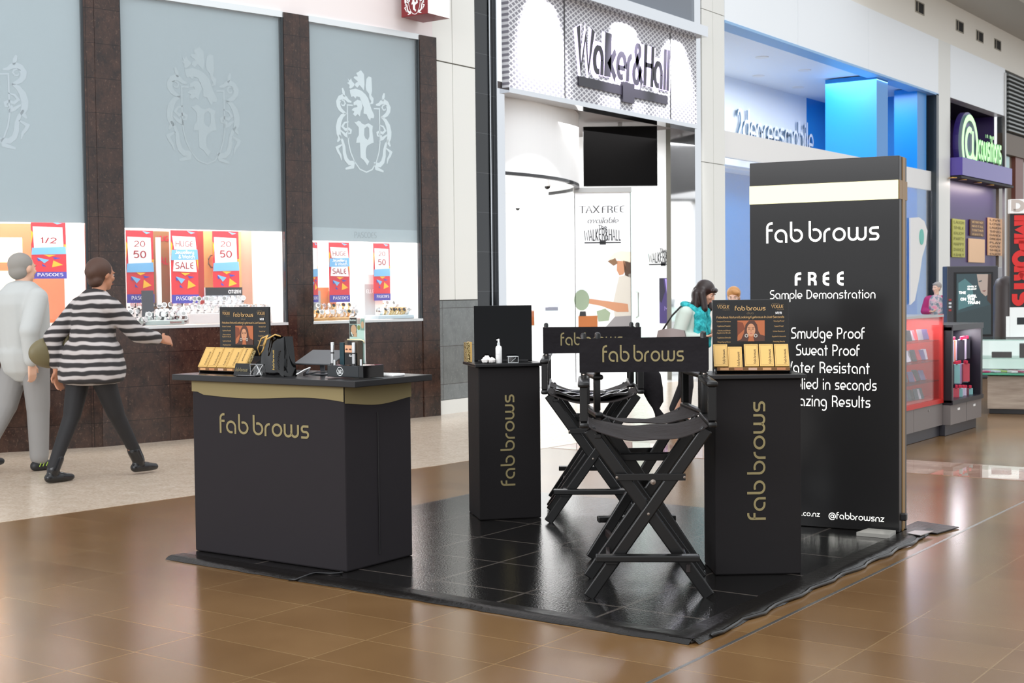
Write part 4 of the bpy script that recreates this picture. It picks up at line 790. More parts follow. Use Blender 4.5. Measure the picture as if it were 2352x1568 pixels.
def makeup_stand(loc, ang, lab):
    t = thing('makeup_display_stand', lab, 'display stand', loc, ang, 'black makeup display stands'); Wd, Hp = .362, .345; U, V = (1, 0, 0), (0, 0, 1)
    pn = obj('poster_panel', bx(-Wd/2, Wd/2, .13, .145, 0, Hp, .002), m_blkgloss if 0 else M('black_card', '0d0c0c', .3), t); y = .129
    text('fab brows', (0, y, Hp-.052), U, V, .0155, m_brz, pn, width=.148, align='c', w=.2, world=False); text('duo', (0, y, Hp-.07), U, V, .0085, m_dim, pn, width=.034, align='c', w=.18, world=False)
    text('Fabulous Natural Looking Eyebrows In Just Seconds', (0, y, Hp-.089), U, V, .0075, m_brz, pn, width=.322, align='c', w=.2, world=False)
    for sx in (-.127, .13): text('VOGUE', (sx, y, Hp-.042), U, V, .0115, m_brz, pn, width=.06, align='c', serif=True, contrast=.65, w=.22, world=False, name='magazine_lettering'); text('as seen in', (sx-.01, y, Hp-.022), U, V, .0038, m_dim, pn, width=.035, align='c', w=.2, world=False, name='small_lettering'); text('magazine', (sx+.012, y, Hp-.05), U, V, .004, m_dim, pn, width=.034, align='c', w=.2, world=False, name='small_lettering')
    flat([rect(-.017, -.007, .017, .007)], (.134, y, Hp-.065), U, V, M('price_patch', '33302e', .5), pn, 'price_patch', world=False); text('$49.99', (.134, y, Hp-.0695), U, V, .0075, m_wprint, pn, width=.03, align='c', w=.24, world=False, name='price')
    for k, s in enumerate(('Compact Contains', '* Eyebrow Powder', '* Natural Hair', 'Applicator Brush', '* Eyebrow Stencils', '* Magnifying Mirror')): text(s, (-.127, y, Hp-(.107, .129, .151, .162, .185, .206)[k]), U, V, .0048, m_brz, pn, width=.067, align='c', w=.17, world=False, name='list_lettering')
    for k, s in enumerate(('* Smudge Proof', '* Sweat Proof', '* Water Resistant', '* Applied in Seconds', '* Amazing Results')): text(s, (.134, y, Hp-.107-.0245*k), U, V, .0048, m_brz, pn, width=(.054, .047, .06, .07, .06)[k], align='c', w=.17, world=False, name='list_lettering')
    portrait((0.003, y, Hp-.2), .13, .1, pn)
    text('#16', (.003, y, Hp-.222), U, V, .0065, m_brz, pn, width=.018, align='c', w=.2, world=False, name='small_lettering') if '#' in GL else text('N16', (.003, y, Hp-.222), U, V, .0065, m_brz, pn, width=.018, align='c', w=.2, world=False, name='small_lettering')
    b = new()                                   # wedge tray
    for s in (-1, 1): prism(b, [(s*(Wd/2-.008)-.004, -.03, 0), (s*(Wd/2-.008)-.004, .13, 0), (s*(Wd/2-.008)-.004, .13, .1), (s*(Wd/2-.008)-.004, -.03, .025)], (.008, 0, 0))
    prism(b, [(-Wd/2+.01, -.035, .012), (-Wd/2+.01, .0, .008), (-Wd/2+.01, .13, .085), (-Wd/2+.01, .13, .03), (-Wd/2+.01, -.02, 0)], (Wd-.02, 0, 0)); obj('tray', b, M('black_card'), t)
    ls = obj('leaflet_strip', prism(new(), [(-Wd/2+.012, -.04, .014), (-Wd/2+.012, -.041, .028), (-Wd/2+.012, -.036, .029), (-Wd/2+.012, -.035, .014)], (Wd-.024, 0, 0)), M('brown_card', '7c5632', .4), t)
    for k in range(5): flat([rect(-.155+k*.066, .016, -.115+k*.066, .027)], (0, -.041, 0), U, V, M('tone_print_%d' % (k % 3), ('d09a68', 'b87a52', 'caa48c')[k % 3], .4), ls, 'shade_print', lift=.0005, world=False)
    return t
s1ang = math.radians(1.5); sC = math.radians(30)
p1 = onc(.12, .15); makeup_stand(p1, s1ang, 'black makeup display with portrait poster on the front counter'); p2 = lC(.2, .1); makeup_stand(p2, sC, 'black makeup display with portrait poster on the pillar right of the chairs')
m_glit = M('gold_glitter', rough=.3, metal=.6); L(m_glit, ramp(m_glit, noise(m_glit, ocoords(m_glit), 230, 2), ((.42, '2c2412'), (.5, 'b6944a'), (.62, 'fff2c0'))), P(m_glit).inputs['Base Color'])
def gold_carton(lab, inv=False):
    t = thing('makeup_carton', lab, 'carton', (0, 0, -3), 0); w_, h_, d_ = .066, .12, .032
    obj('front_cover', bx(-w_/2, w_/2, 0, d_*.35, 0, h_, .0015), m_gold, t); obj('patterned_body', bx(-w_/2+.001, w_/2-.001, d_*.35+.0003, d_, .001, h_-.002, .001), m_glit, t)
    b = new(); 
    for r_ in (rect(-.028, .008, .028, .0086), rect(-.028, .113, .028, .1136), rect(-.028, .008, -.0274, .113), rect(.0274, .008, .028, .113)): b.faces.new([b.verts.new((p[0], -.0006, p[1])) for p in r_])
    obj('border_print', b, m_goldline, t)
    if inv: text('fab brows', (-.006, -.0002, .112), (0, 0, -1), (1, 0, 0), .0085, m_goldline, t, width=.072, w=.17, world=False)
    else: text('fab brows', (.021, -.0002, .014), (0, 0, 1), (-1, 0, 0), .0085, m_goldline, t, width=.078, w=.17, world=False)
    return t
c0 = gold_carton('gold carton', False); cI = gold_carton('gold carton', True); first = [True]
def put_carton(tpl, base, ang, x, yy, z, tilt, lab, grp, roll=0):
    m = Matrix.Translation(base) @ Matrix.Rotation(ang, 4, 'Z'); p = m @ Vector((x, yy, z))
    rot = (-tilt, roll, ang)
    if tpl.location.z < -2: tpl.location = p; tpl.rotation_euler = rot; tpl['label'] = lab; tpl['group'] = grp; XF[tpl.name] = Matrix.Identity(4); return tpl
    return dup(tpl, p, rot, lab, grp)
for k, (x, z, lab) in enumerate(((-.15, .034, 'gold carton farthest left on the pillar display'), (-.082, .022, 'lower gold carton second from left on the pillar display'), (-.006, .034, 'middle gold carton of the pillar display, right of the gap'), (.064, .034, 'gold carton second from right on the pillar display'), (.135, .034, 'gold carton farthest right on the pillar display'))):
    put_carton(c0, p2, sC, x, -.033, z, math.radians(32), lab, 'gold cartons on the pillar display')
for k, (x, lab) in enumerate(((-.15, 'gold carton farthest left on the counter display'), (-.08, 'gold carton second from left on the counter display'), (-.01, 'gold carton in the middle of the counter display'), (.058, 'gold carton fourth from left on the counter display, overlapped by its neighbour'), (.126, 'gold carton farthest right on the counter display, its lettering upside down'))):
    put_carton(cI if k == 4 else c0, p1, s1ang, x, -.033, .032, math.radians(32), lab, 'gold cartons on the counter display')
for k in range(1): put_carton(c0, lB(-.0, .24), pBang, 0, 0, .0, 0, 'gold carton standing behind the mirror on the left pillar', 'gold cartons').rotation_euler = (0, 0, pBang+1.7)
# ---- other things on the counter ----
p = onc(.335, .045); t = thing('name_card', 'small black card with gold fab brows lettering standing before the cartons', 'card', p, s1ang)
obj('card', prism(new(), [(-.055, 0, 0), (.055, 0, 0), (.05, .018, .06), (-.055, .018, .06)], (0, .003, 0)), M('black_card'), t); text('fab brows', (-.04, .001, .02), (1, 0, 0), (0, .28, .96), .013, m_goldprint, t, width=.085, w=.17, world=False)
p = onc(.43, .06); t = thing('stencil_holder', 'small clear triangular plastic holder beside the black card', 'holder', p, s1ang)
b = new()
for s in (-1, 1):
    tube(b, [(s*.045, -.01, .002), (0, 0, .055), (-s*.0, .03, .055)], .0025, 6); tube(b, [(s*.02, -.02, .006), (s*.045, .0, .058)], .002, 6)
tube(b, [(-.045, 0, .058), (.045, 0, .058)], .002, 6); obj('wire_frame', b, m_glass, t); obj('clear_sheet', prism(new(), [(-.035, .0, .004), (.04, .0, .004), (.03, .02, .056), (-.02, .02, .056)], (0, .002, 0)), m_pane, t)
p = onc(.44, -.01); t = thing('eyebrow_palette', 'flat open black makeup compact lying on the counter edge', 'makeup compact', p, s1ang+.1); obj('case', bx(-.062, .062, -.02, .025, 0, .007, .003), m_blkgloss, t); obj('mirror', bx(-.05, .05, -.015, .02, .0072, .0078), m_chrome, t)
p = onc(.17, .0); t = thing('sample_card', 'small pinkish sample card lying before the cartons', 'card', p, s1ang); obj('card', bx(-.03, .03, -.012, .012, 0, .001), M('tone_print_2'), t)
# gift bag
p = onc(.545, .10); t = thing('gift_bag', 'glossy black gift bag with gold ribbon and gold fab brows lettering', 'bag', p, s1ang-.15)
def bagf(u_, v_, side):
    w_ = .095*(1-.12*v_); x = (u_*2-1)*w_; dent = .02*math.sin(u_*PI*1.0)*math.sin(v_*PI)+.009*math.sin(u_*9+v_*4)*v_*(1-v_)*2
    return Vector((x, side*(.042*(1-.35*v_)+dent*.5*(1 if side < 0 else .3)), v_*.2+(.012*math.sin(u_*PI*2)*v_ if v_ > .9 else 0)))
b = new()
for sd in (-1, 1): grid(b, lambda a, c: bagf(a, c, sd), 12, 12)
for e in (0, 1):
    grid(b, lambda a, c: bagf(e, c, -1).lerp(bagf(e, c, 1), a)+Vector(((1-2*e)*.025*math.sin(a*PI)*c, 0, 0)), 6, 12)
grid(b, lambda a, c: bagf(a, 0, -1).lerp(bagf(a, 0, 1), c), 12, 3); obj('bag_body', b, m_blkgloss, t, smooth=50)
b = new(); tube(b, [(-.02, -.045, .205), (-.055, -.06, .19), (-.085, -.062, .14), (-.07, -.062, .105), (-.045, -.06, .13), (-.02, -.055, .185), (.03, -.04, .21), (.05, -.02, .2)], .004, 6)
prism(b, [(-.035, -.05, .2), (-.015, -.05, .205), (-.03, -.062, .15), (-.045, -.062, .155)], (0, -.001, 0)); obj('ribbon', b, M('gold_ribbon', 'c9a25c', .35, .3), t, smooth=True)
text('fab brows', (.05, -.062, .035), (-.0, 0, 1), (-1, 0, 0), .011, M('bright_gold_print', 'd8b45a', .35, .4), t, width=.1, w=.2, world=False)
# tablet on its stand, cables
p = onc(.68, .30); t = thing('tablet', 'silver tablet computer seen from behind, tilted on the counter', 'tablet', p, s1ang+.05)
b = new(); box(b, -.12, .12, -.004, .004, 0, .17, .003, Matrix.Translation((0, -.06, .075)) @ Matrix.Rotation(math.radians(-68), 4, 'X') @ Matrix.Translation((0, 0, -.05))); obj('tablet_body', b, M('tablet_back', '56595c', .4, .3), t)
b = new(); bar(b, (0, -.02, .004), (0, -.03, .075), .03, .006, (1, 0, 0)); bar(b, (0, -.07, .004), (0, .06, .004), .09, .006, (1, 0, 0)); obj('stand', b, M('grey_plastic', '5b5d62', .4), t)
t = thing('black_cable', 'black power cable with inline plug lying behind the gift bag', 'cable', onc(.63, .24)); 
obj('cable', tube(new(), [(-.06, .05, .03), (-.02, .02, .035), (.03, -.06, .008), (.05, -.1, .006), (.1, -.05, .02), (.15, -.02, .02), (.2, -.02, .012), (.22, -.03, .004)], .004), m_blk, t, smooth=True); obj('plug', tube(new(), [(.0, -.02, .022), (.035, -.075, .01)], .009), m_blk, t, smooth=40)
t = thing('white_cable', 'white charging cable curving from the tablet to the counter', 'cable', onc(.63, .18)); obj('cable', tube(new(), [(-.08, .0, .012), (-.03, -.04, .004), (.0, -.06, .004), (.02, -.05, .012), (.035, -.02, .03), (.06, 0, .042)], .003), m_white, t, smooth=True)
# lash serum display
p = onc(1.0, .12); t = thing('lash_serum_stand', 'black base with white round emblem holding two silver tubes and leaflets', 'display stand', p, s1ang-.03)
obj('base', bx(-.115, .09, -.03, .12, .006, .062, .003), M('grey_black_acrylic', '1c2023', .15), t); obj('side_block', bx(.0905, .12, -.03, .12, .004, .064, .002), m_blkgloss, t)
b = new(); strokes_mesh(b, [A(0, 0, .02, 0, 360, 22), [(-.011, .008), (-.003, -.01), (0, -.002), (.003, -.01), (.011, .008)], [(-.006, .009), (0, -.004), (.006, .009)], [(-.014, -.004), (-.007, -.012)], [(.014, -.004), (.007, -.012)]], lambda a, c: Vector((-.03+a, -.0312, .034+c)), .0022); obj('emblem', b, M('white_lettering'), t)
for x in (-.097, .042):
    s = obj('serum_tube', lathe(new(), [(0, .066), (.0085, .066), (.0085, .12), (.0075, .121), (.0075, .124), (.0085, .125), (.0085, .173), (.007, .175), (0, .175)], 16, (x, -.01, 0)), M('satin_silver', 'c9cacb', .25, .9), t, smooth=40)
    obj('collar', lathe(new(), [(.0072, .1195), (.009, .1195), (.009, .1245), (.0072, .1245)], 16, (x, -.01, 0)), m_blk, s); obj('socket', lathe(new(), [(0, .062), (.012, .062), (.011, .072), (0, .072)], 14, (x, -.01, 0)), m_blk, s)
obj('product_box', bx(-.068, -.04, .01, .035, .063, .172, .001), M('dark_teal_carton', '10343c', .4), t); 
t2 = obj('acrylic_holder', bx(-.034, .062, .045, .048, .063, .285, .001), m_greenpane, t)
lf = obj('leaflet', bx(-.036, .064, .049, .052, .07, .295), M('leaflet_white', 'eceae8', .5), t); q = lambda r_, m, nm, l=.001: flat([r_], (0, .049, 0), (1, 0, 0), (0, 0, 1), m, lf, nm, lift=l, world=False)
q(rect(-.034, .262, .012, .293), M('brown_black_header', '2b241e', .4), 'header_print'); text('RiLashWorks', (-.031, .0485, .277), (1, 0, 0), (0, 0, 1), .006, m_wprint, lf, width=.04, w=.22, world=False)
q(rect(-.034, .2, .012, .26), M('grey_photo', '55524e', .5), 'photo_print'); q(ell(-.008, .235, .018, .024), M('peach_skin', 'd9a27e', .5), 'face_print', .0015); q([(-.012, .2), (.012, .2), (.012, .222), (-.004, .216)], M('peach_skin'), 'neck_print', .0016); q([(-.026, .222), (-.022, .224), (-.012, .203), (-.016, .202)], m_wprint, 'wand_print', .002)
q(ell(.025, .245, .01, .012), M('olive_print', '9a9a52', .5), 'seal_print'); q([(.036, .232), (.063, .232), (.063, .29), (.04, .29)], M('pale_green_photo', '9db5ab', .5), 'photo_print'); q(ell(.05, .258, .009, .018), M('peach_skin'), 'face_print', .0015); q(rect(.015, .262, .036, .29), M('blush_photo', 'c9a8a0', .5), 'photo_print')
bb = obj('carton', bx(-.03, .055, .005, .042, .063, .182, .001), M('beige_carton', '4b4034', .4), t); q = lambda r_, m, nm, l=.001: flat([r_], (0, .005, 0), (1, 0, 0), (0, 0, 1), m, bb, nm, lift=l, world=False)
q(rect(-.028, .125, .02, .16), M('peach_skin'), 'eye_photo_print'); q(ell(-.016, .14, .008, .004), m_hairp, 'eye_print', .0015); q(ell(.008, .14, .008, .004), m_hairp, 'eye_print', .0015); q(rect(-.01, .163, .018, .18), m_blk, 'swatch_print'); q(rect(-.028, .066, .052, .122), M('black_card'), 'dark_print'); text('RiLash', (.0, .004, .105), (1, 0, 0), (0, 0, 1), .007, m_wprint, bb, width=.03, w=.2, slant=.3, world=False)
obj('lit_rim', tube(new(), [(-.034, .03, .187), (.05, .03, .187), (.066, .035, .182), (.068, .04, .17)], .003), M('cream_plastic', 'f3e3b8', .3), t, smooth=True)
for k, (x, y_, h_) in enumerate(((-.075, -.02, .026), (-.058, -.018, .02), (.07, .01, .03), (.085, .03, .018))): obj('clear_vial', lathe(new(), [(0, .063), (.005, .063), (.005, .063+h_), (0, .063+h_)], 12, (x, y_, 0)), m_pane if k % 2 else M('clear_plastic', 'd8dcdc', .15), t, smooth=40)
p = onc(1.03, .33); t = thing('keyboard', 'thin white keyboard lying on the back of the counter', 'keyboard', p, s1ang+.1); obj('slab', bx(-.04, .1, -.05, .06, 0, .012, .004), m_white, t)
b = new(); [box(b, -.034+.012*i, -.025+.012*i, -.04+.016*j, -.027+.016*j, .012, .014) for i in range(10) for j in range(5)]; obj('keys', b, M('pale_key', 'dcdcda', .4), t)
# ---- things on the left pillar ----
t = thing('table_mirror', 'square black framed mirror leaning on the left pillar, dark reflection put in its colour', 'mirror', lB(.185, .17), pBang-.2)
obj('mirror_panel', bx(-.172, .172, 0, .015, .0, .335, .002), M('mirror_dark_reflection', '040406', .05, spec=.18), t); obj('base', bx(-.15, .15, -.01, .06, 0, .012, .002), m_blk, t)  # near-black colour stands in for the dark reflection in the glass
t = thing('spray_bottle', 'white plastic spray bottle standing before the mirror', 'bottle', lB(.13, .04), .3)
obj('bottle_body', lathe(new(), [(0, 0), (.0165, 0), (.0185, .003), (.0185, .088), (.015, .098), (.009, .102), (0, .102)], 24), m_white, t, smooth=50)
obj('pump_collar', lathe(new(), [(0, .1025), (.009, .1025), (.009, .118), (.006, .12), (0, .12)], 20), M('clear_plastic'), t, smooth=50); nz = new(); lathe(nz, [(0, .1205), (.006, .1205), (.0058, .14), (0, .142)], 16); tube(nz, [(0, 0, .135), (-.012, -.002, .134)], .003); obj('nozzle', nz, m_white, t, smooth=50)
b_ = new(); text('brow care', (-.012, -.0188, .05), (1, 0, 0), (0, 0, 1), .005, M('grey_print'), t, width=.024, w=.15, world=False)
rr_ = random.Random(5)
for k, (x, y_, z, r, lab) in enumerate(((.045, .03, .018, .02, 'left'), (.085, .025, .017, .019, 'right'), (.06, .05, .024, .022, 'rear'))):
    b = new(); bmesh.ops.create_icosphere(b, subdivisions=3, radius=r)
    for v in b.verts: v.co *= 1+.16*math.sin(v.co.x*310+k)*math.sin(v.co.y*270+2*k)+.08*math.sin(v.co.z*400); v.co.z *= .88
    o = obj('cotton_ball', b, M('cotton', 'f1ece8', .9), smooth=True); o.location = lB(x, y_, z); tag(o, lab+' of the three cotton balls beside the spray bottle', 'cotton ball', 'cotton balls on the pillar')
t = thing('clear_box', 'small clear plastic box right of the spray bottle', 'box', lB(.185, .03), pBang); b = new(); W_c = .06
for q_ in ((0, W_c, 0, .0015, 0, .036), (0, W_c, .04, .0415, 0, .036), (0, .0015, .0015, .04, 0, .036), (W_c-.0015, W_c, .0015, .04, 0, .036), (.0015, W_c-.0015, .0015, .04, 0, .002)): box(b, *q_)
obj('walls', b, m_pane, t); 
b = new()
for (a_, c_) in (((0, 0, .036), (W_c, 0, .036)), ((0, .04, .036), (W_c, .04, .036)), ((0, 0, .0), (0, 0, .036)), ((W_c, 0, 0), (W_c, 0, .036)), ((0, 0, .001), (W_c, 0, .001)), ((W_c, 0, .036), (W_c, .04, .036)), ((.02, .01, .005), (.05, .02, .028))): tube(b, [a_, c_], .0012, 5)
obj('rim', b, M('clear_plastic'), t)

# ---- tall backlit sign ----
sa = math.atan2(7.242-7.128, -2.567+3.393); SW, SH, SD = .834, 2.045, .2
t = thing('backlit_sign', 'tall charcoal backlit sign with gold band reading fab brows FREE Sample Demonstration', 'sign', (-3.393, 7.128, .013), sa)
obj('casing', bx(0, SW, 0.004, SD, 0, SH, .004), M('sign_casing', '1f1a17', .4), t); obj('face_panel', bx(.004, SW-.002, 0, .0035, .004, SH-.004), M('sign_face', '262525', .16, spec=.3), t)
obj('gold_band', bx(.002, SW-.004, -.004, 0, 1.812, 1.914), m_litgold, t)
m_sgold = M('gold_edge_vinyl', '8c6a36', .45)
obj('edge_gold_strip', bx(SW, SW+.004, .075, .14, 0, SH-.002), m_sgold, t); obj('edge_band', bx(SW, SW+.0035, .0, SD, 1.812, 1.914), m_sgold, t)
obj('plug', box(new(), SW-.005, SW+.03, .04, .08, .06, .1, .006), m_blk, t)
U, V = (1, 0, 0), (0, 0, 1); zz = lambda z: z-.013
def sg(s, l, r, z, xh, w=.17, **k): text(s, (l, -.001, zz(z)), U, V, xh, m_litwhite, t, width=r-l, w=w, world=False, **k)
sg('fab brows', .095, .738, 1.603, .078, .155); sg('FREE', .262, .578, 1.364, .048, .3, spacing=.65); sg('Sample  Demonstration', .117, .712, 1.289, .034, .135)
sg('Smudge  Proof', .238, .653, 1.067, .043, .14); sg('Sweat  Proof', .266, .626, .973, .043, .14); sg('Water  Resistant', .19, .68, .876, .043, .14); sg('Applied  in  seconds', .185, .718, .784, .043, .14); sg('Amazing  Results', .185, .684, .69, .043, .14)
sg('www.fabbrows.co.nz', .0, .402, .072, .021, .14); sg('@fabbrowsnz', .448, .757, .067, .026, .14)

# ---- folding director chairs ----
def director_chair(loc, ang, w_, lab, lettered=True):
    t = thing('director_chair', lab, 'chair', loc, ang, 'tall folding director chairs'); D_ = .42; hw = w_/2
    # local frame: -y is the front; legs cross between the sides in the front and rear planes
    for k, y in enumerate((0, D_)):
        for s in (-1, 1):
            b = new(); yy = y+(.022 if s > 0 else -.0)*(1 if k == 0 else -1); bar(b, (s*(hw-.012), yy, 0.004), (-s*(hw-.02), yy, .735), .052, .02, (1, 0, 0), .006); obj('leg', b, m_wood, t)
        b = new(); lathe(b, [(0, 0), (.006, 0), (.006, .004), (0, .005)], 10, (0, (y-.011 if k == 0 else y+.011), .37), (0, -1 if k == 0 else 1, 0)); obj('pivot_bolt', b, m_bolt, t)
    b = new(); bar(b, (-.14, -.016, .53), (.16, -.016, .53), .008, .03, (0, 1, 0), .002); obj('front_brace', b, m_wood, t)
    for x in (-.135, .155):
        b = new(); lathe(b, [(0, 0), (.006, 0), (.006, .004), (0, .005)], 8, (x, -.021, .53), (0, -1, 0)); obj('brace_bolt', b, m_bolt, t)
    b = new(); lathe(b, [(0, 0), (.012, 0), (.012, .006), (0, .008)], 10, (.02, -.021, .51), (0, -1, 0)); obj('hinge', b, m_bolt, t)
    b = new(); bar(b, (-.15, D_+.016, .56), (.15, D_+.016, .56), .008, .03, (0, 1, 0), .002); obj('rear_brace', b, m_wood, t)
    for s in (-1, 1):
        for z in (.13, ):                # low side stretchers between front and rear legs
            xx = s*(hw-.012-(z/.735)*(w_-.03)); b = new(); bar(b, (xx, .0, z), (xx, D_, z), .018, .035, (1, 0, 0), .003); obj('side_stretcher', b, M('brown_black_wood', '2a2120', .35), t)
        b = new(); bar(b, (s*(hw-.06), .01, .705), (s*(hw-.06), D_-.01, .705), .03, .022, (1, 0, 0), .004); obj('seat_support', b, m_wood, t)
        b = new(); bar(b, (s*hw, -.035, .755), (s*hw, D_+.035, .755), .04, .026, (1, 0, 0), .009); obj('seat_rail', b, m_wood, t, smooth=30)
        b = new(); bar(b, (s*hw, -.035, .93), (s*hw, D_+.01, .93), .05, .024, (1, 0, 0), .009); obj('armrest', b, m_wood, t, smooth=30)
        b = new(); bar(b, (s*hw, 0, .77), (s*hw, 0, .92), .034, .042, (1, 0, 0), .004); obj('arm_post', b, m_wood, t)
        b = new(); bar(b, (s*hw, D_-.04, .77), (s*hw, D_-.04, .945), .03, .034, (1, 0, 0), .004); bar(b, (s*hw, D_-.02, .92), (s*hw, D_-.0, 1.14), .026, .034, (1, 0, 0), .01); obj('back_post', b, m_wood, t, smooth=30)
        b = new(); lathe(b, [(0, 0), (.008, 0), (.007, .005), (0, .007)], 12, (s*(hw), D_-.03, .947), (0, 0, 1)); obj('arm_bolt', b, m_bolt, t)
    b = new(); zf = .185; bar(b, (-hw+.045, -.045, zf), (hw-.06, -.045, zf), .055, .028, (0, 1, 0), .005); bar(b, (-hw+.09, -.03, zf-.02), (-hw+.14, -.03, zf-.02), .03, .02, (0, 1, 0), .003); obj('footrest', b, m_wood, t)
    def seat(u_, v_):
        x = (u_*2-1)*(hw-.018); s_ = 1-(u_*2-1)**2; return Vector((x, -.02+v_*(D_+.02), .752-.062*s_**.8*(1-.35*v_)+.004*math.sin(u_*14+v_*6)*s_))
    b = new(); slab(b, seat, 28, 12, (0, 0, -.004)); obj('seat', b, m_seat, t, smooth=50)
    def back(u_, v_):
        x = (u_*2-1)*(hw+.017); s_ = 1-(u_*2-1)**2; return Vector((x, D_-.04+.03*s_+.003*math.sin(u_*11)*s_, .958+v_*.155-.004*s_*math.sin(v_*PI)))
    b = new(); slab(b, back, 24, 6, (0, .005, 0)); 
    for s in (-1, 1): box(b, s*(hw+.017)-.002, s*(hw+.017)+.002, D_-.04, D_+.03, .958, 1.113)
    bk = obj('backrest', b, m_canvas, t, smooth=50)
    def fronttext(par):
        tx = text('fab brows', (-.19, 0, 1.005), U, V, .052, m_goldprint, par, width=.38, w=.17, world=False)
        for v in tx.data.vertices:
            u_ = (v.co.x/(hw+.017)+1)/2; v.co.y = back(u_, .5).y-.0025
        return tx
    if lettered: fronttext(bk)
    return t
dA = math.radians(32.2)
def chair_at(nl, ang, w_, lab, flip=False, lettered=True):
    """nl: near-left foot on the ground; a flipped chair turns its back to the camera side"""
    c = Vector((nl[0], nl[1], .013)); wd = Vector((math.cos(ang), math.sin(ang), 0)); dd = Vector((-math.sin(ang), math.cos(ang), 0))
    if not flip: return director_chair(tuple(c+wd*w_/2), ang, w_, lab, lettered)
    return director_chair(tuple(c+wd*w_/2+dd*.42), ang+PI, w_, lab, lettered)
chair_at((-3.158, 4.985), dA, .55, 'black folding director chair nearest the camera, fab brows fully readable on its back')
chair_at((-3.36, 5.43), math.radians(40), .5, 'black folding director chair hidden behind the nearest one, facing away', flip=True)
chair_at((-4.386, 6.506), dA, .55, 'black folding director chair beside the left pillar, its lettering half hidden')
chair_at((-4.67, 6.95), dA, .52, 'black folding director chair facing away behind the one by the left pillar', flip=True)
# black bag on the far chair and a garment hanging from it
fc = Matrix.Translation((-4.386, 6.506, 0)) @ Matrix.Rotation(dA, 4, 'Z')
t = thing('plastic_bag', 'shiny black plastic bag lying flat on the seat of the left folding chair', 'bag', tuple(fc @ Vector((.27, .2, .013))), dA)
b = new(); slab(b, lambda u_, v_: Vector(((u_-.5)*.42, (v_-.5)*.34, .772-.062*(1-(.76*(u_*2-1))**2)**.8+.006*math.sin(u_*17+v_*9)+.005*math.sin(v_*21))), 26, 20, (0, 0, .012)); obj('bag_sheet', b, m_blkgloss, t, smooth=True)
t = thing('hanging_garment', 'black garment hanging with a knotted sleeve from the arm of the left folding chair', 'garment', tuple(fc @ Vector((.6, .1, .7))), dA)
b = new(); lathe(b, [(0, .215), (.03, .21), (.06, .16), (.065, .08), (.045, .0), (.02, -.04), (.026, -.07), (.022, -.1), (0, -.11)], 18)
for v in b.verts: v.co.x += .06*(1-(v.co.z+.11)/.33)+.008*math.sin(v.co.z*60); v.co.y *= .5
obj('cloth', b, m_canvas, t, smooth=True)

tag(obj('floor_cable', tube(new(), [(-4.43, 4.815, .022), (-4.40, 4.79, .02), (-4.43, 4.74, .022), (-4.50, 4.71, .024), (-4.49, 4.66, .026), (-4.52, 4.60, .008), (-4.55, 4.585, .008)], .006), m_blk, smooth=True), 'short black cable curling out from the foot of the front counter', 'cable')
_r = random.Random(9); tag(obj('power_cable', tube(new(), [(-2.435+.02+.012*math.sin(i*1.3)+_r.uniform(-.005, .005), 4.72+i*.075, .0105) for i in range(34)], .0085), M('shiny_cable', '161412', .12), smooth=True), 'shiny black power cable lying along the right edge of the kiosk mat', 'cable')
# ================= PHONE SHOP =================
t = thing('wall_lettering', 'raised white letters of the phone shop sign, starting 2degrees, on its back wall', 'sign', (XB+.02, 21, 4.2))
a = WX(1683, 320, XB); b2 = WX(1860, 345, XB)
text('2degreesmobile', (0, a.y-21, .02), (0, 1, 0), (0, 0, 1), .42, M('sign_letter_face', 'ffffff', .4), t, width=(b2.y-a.y), w=.15, lift=.08, world=False)
o_ = text('2degreesmobile', (0, a.y-21+.03, .0), (0, 1, 0), (0, 0, 1), .42, M('sign_letter_shade', '6f8ba0', .5), t, width=(b2.y-a.y), w=.18, lift=.02, world=False, name='letter_backing')  # flat grey-blue copy behind, standing in for the letters' shadow and sides
for (x, y) in ((1750, 131), (1848, 161), (1742, 174), (1833, 200)):
    p = G(x, y, 5.4)
    if p.x < XW-.25 and p.x > -12.3:
        t = thing('downlight', 'round recessed downlight in the white ceiling of the blue phone shop', 'ceiling light', (p.x, p.y, 5.4), 0, 'downlights of the phone shop')
        obj('rim', lathe(new(), [(.1, 0), (.12, 0), (.12, -.012), (.1, -.012)], 20), m_white, t); obj('lamp_disc', lathe(new(), [(0, -.004), (.1, -.004), (.1, -.006), (0, -.006)], 20), M('lamp_glow', 'ffffff', .4, emit=25), t)
for (x, y) in ((1911, 220), (2009, 211), (1995, 242)): pass
t = thing('shop_camera', 'white bracket camera under the white ledge of the phone shop', 'security camera', tuple(WX(1725, 340, XB+.2))); obj('mount', bx(-.2, 0, -.05, .05, 0, .06, .01), m_white, t); obj('lens_housing', lathe(new(), [(0, -.12), (.07, -.1), (.08, 0), (0, 0)], 16, (0, 0, 0)), M('pale_plastic', 'd5dade', .4), t, smooth=40)
t = thing('blue_display_wall', 'light blue display unit with a white post inside the phone shop', 'display unit', (-11.9, 20.5, .004)); obj('panel', bx(-.1, .1, -1.4, 2.2, 0, 2.0), M('mid_blue', '3fa4e8', .4), t); obj('white_post', bx(.12, .32, -.4, -.05, 0, 2.3), m_white, t); obj('counter', bx(.3, .8, -1.2, 2.2, 0, .9, .01), m_white, t)
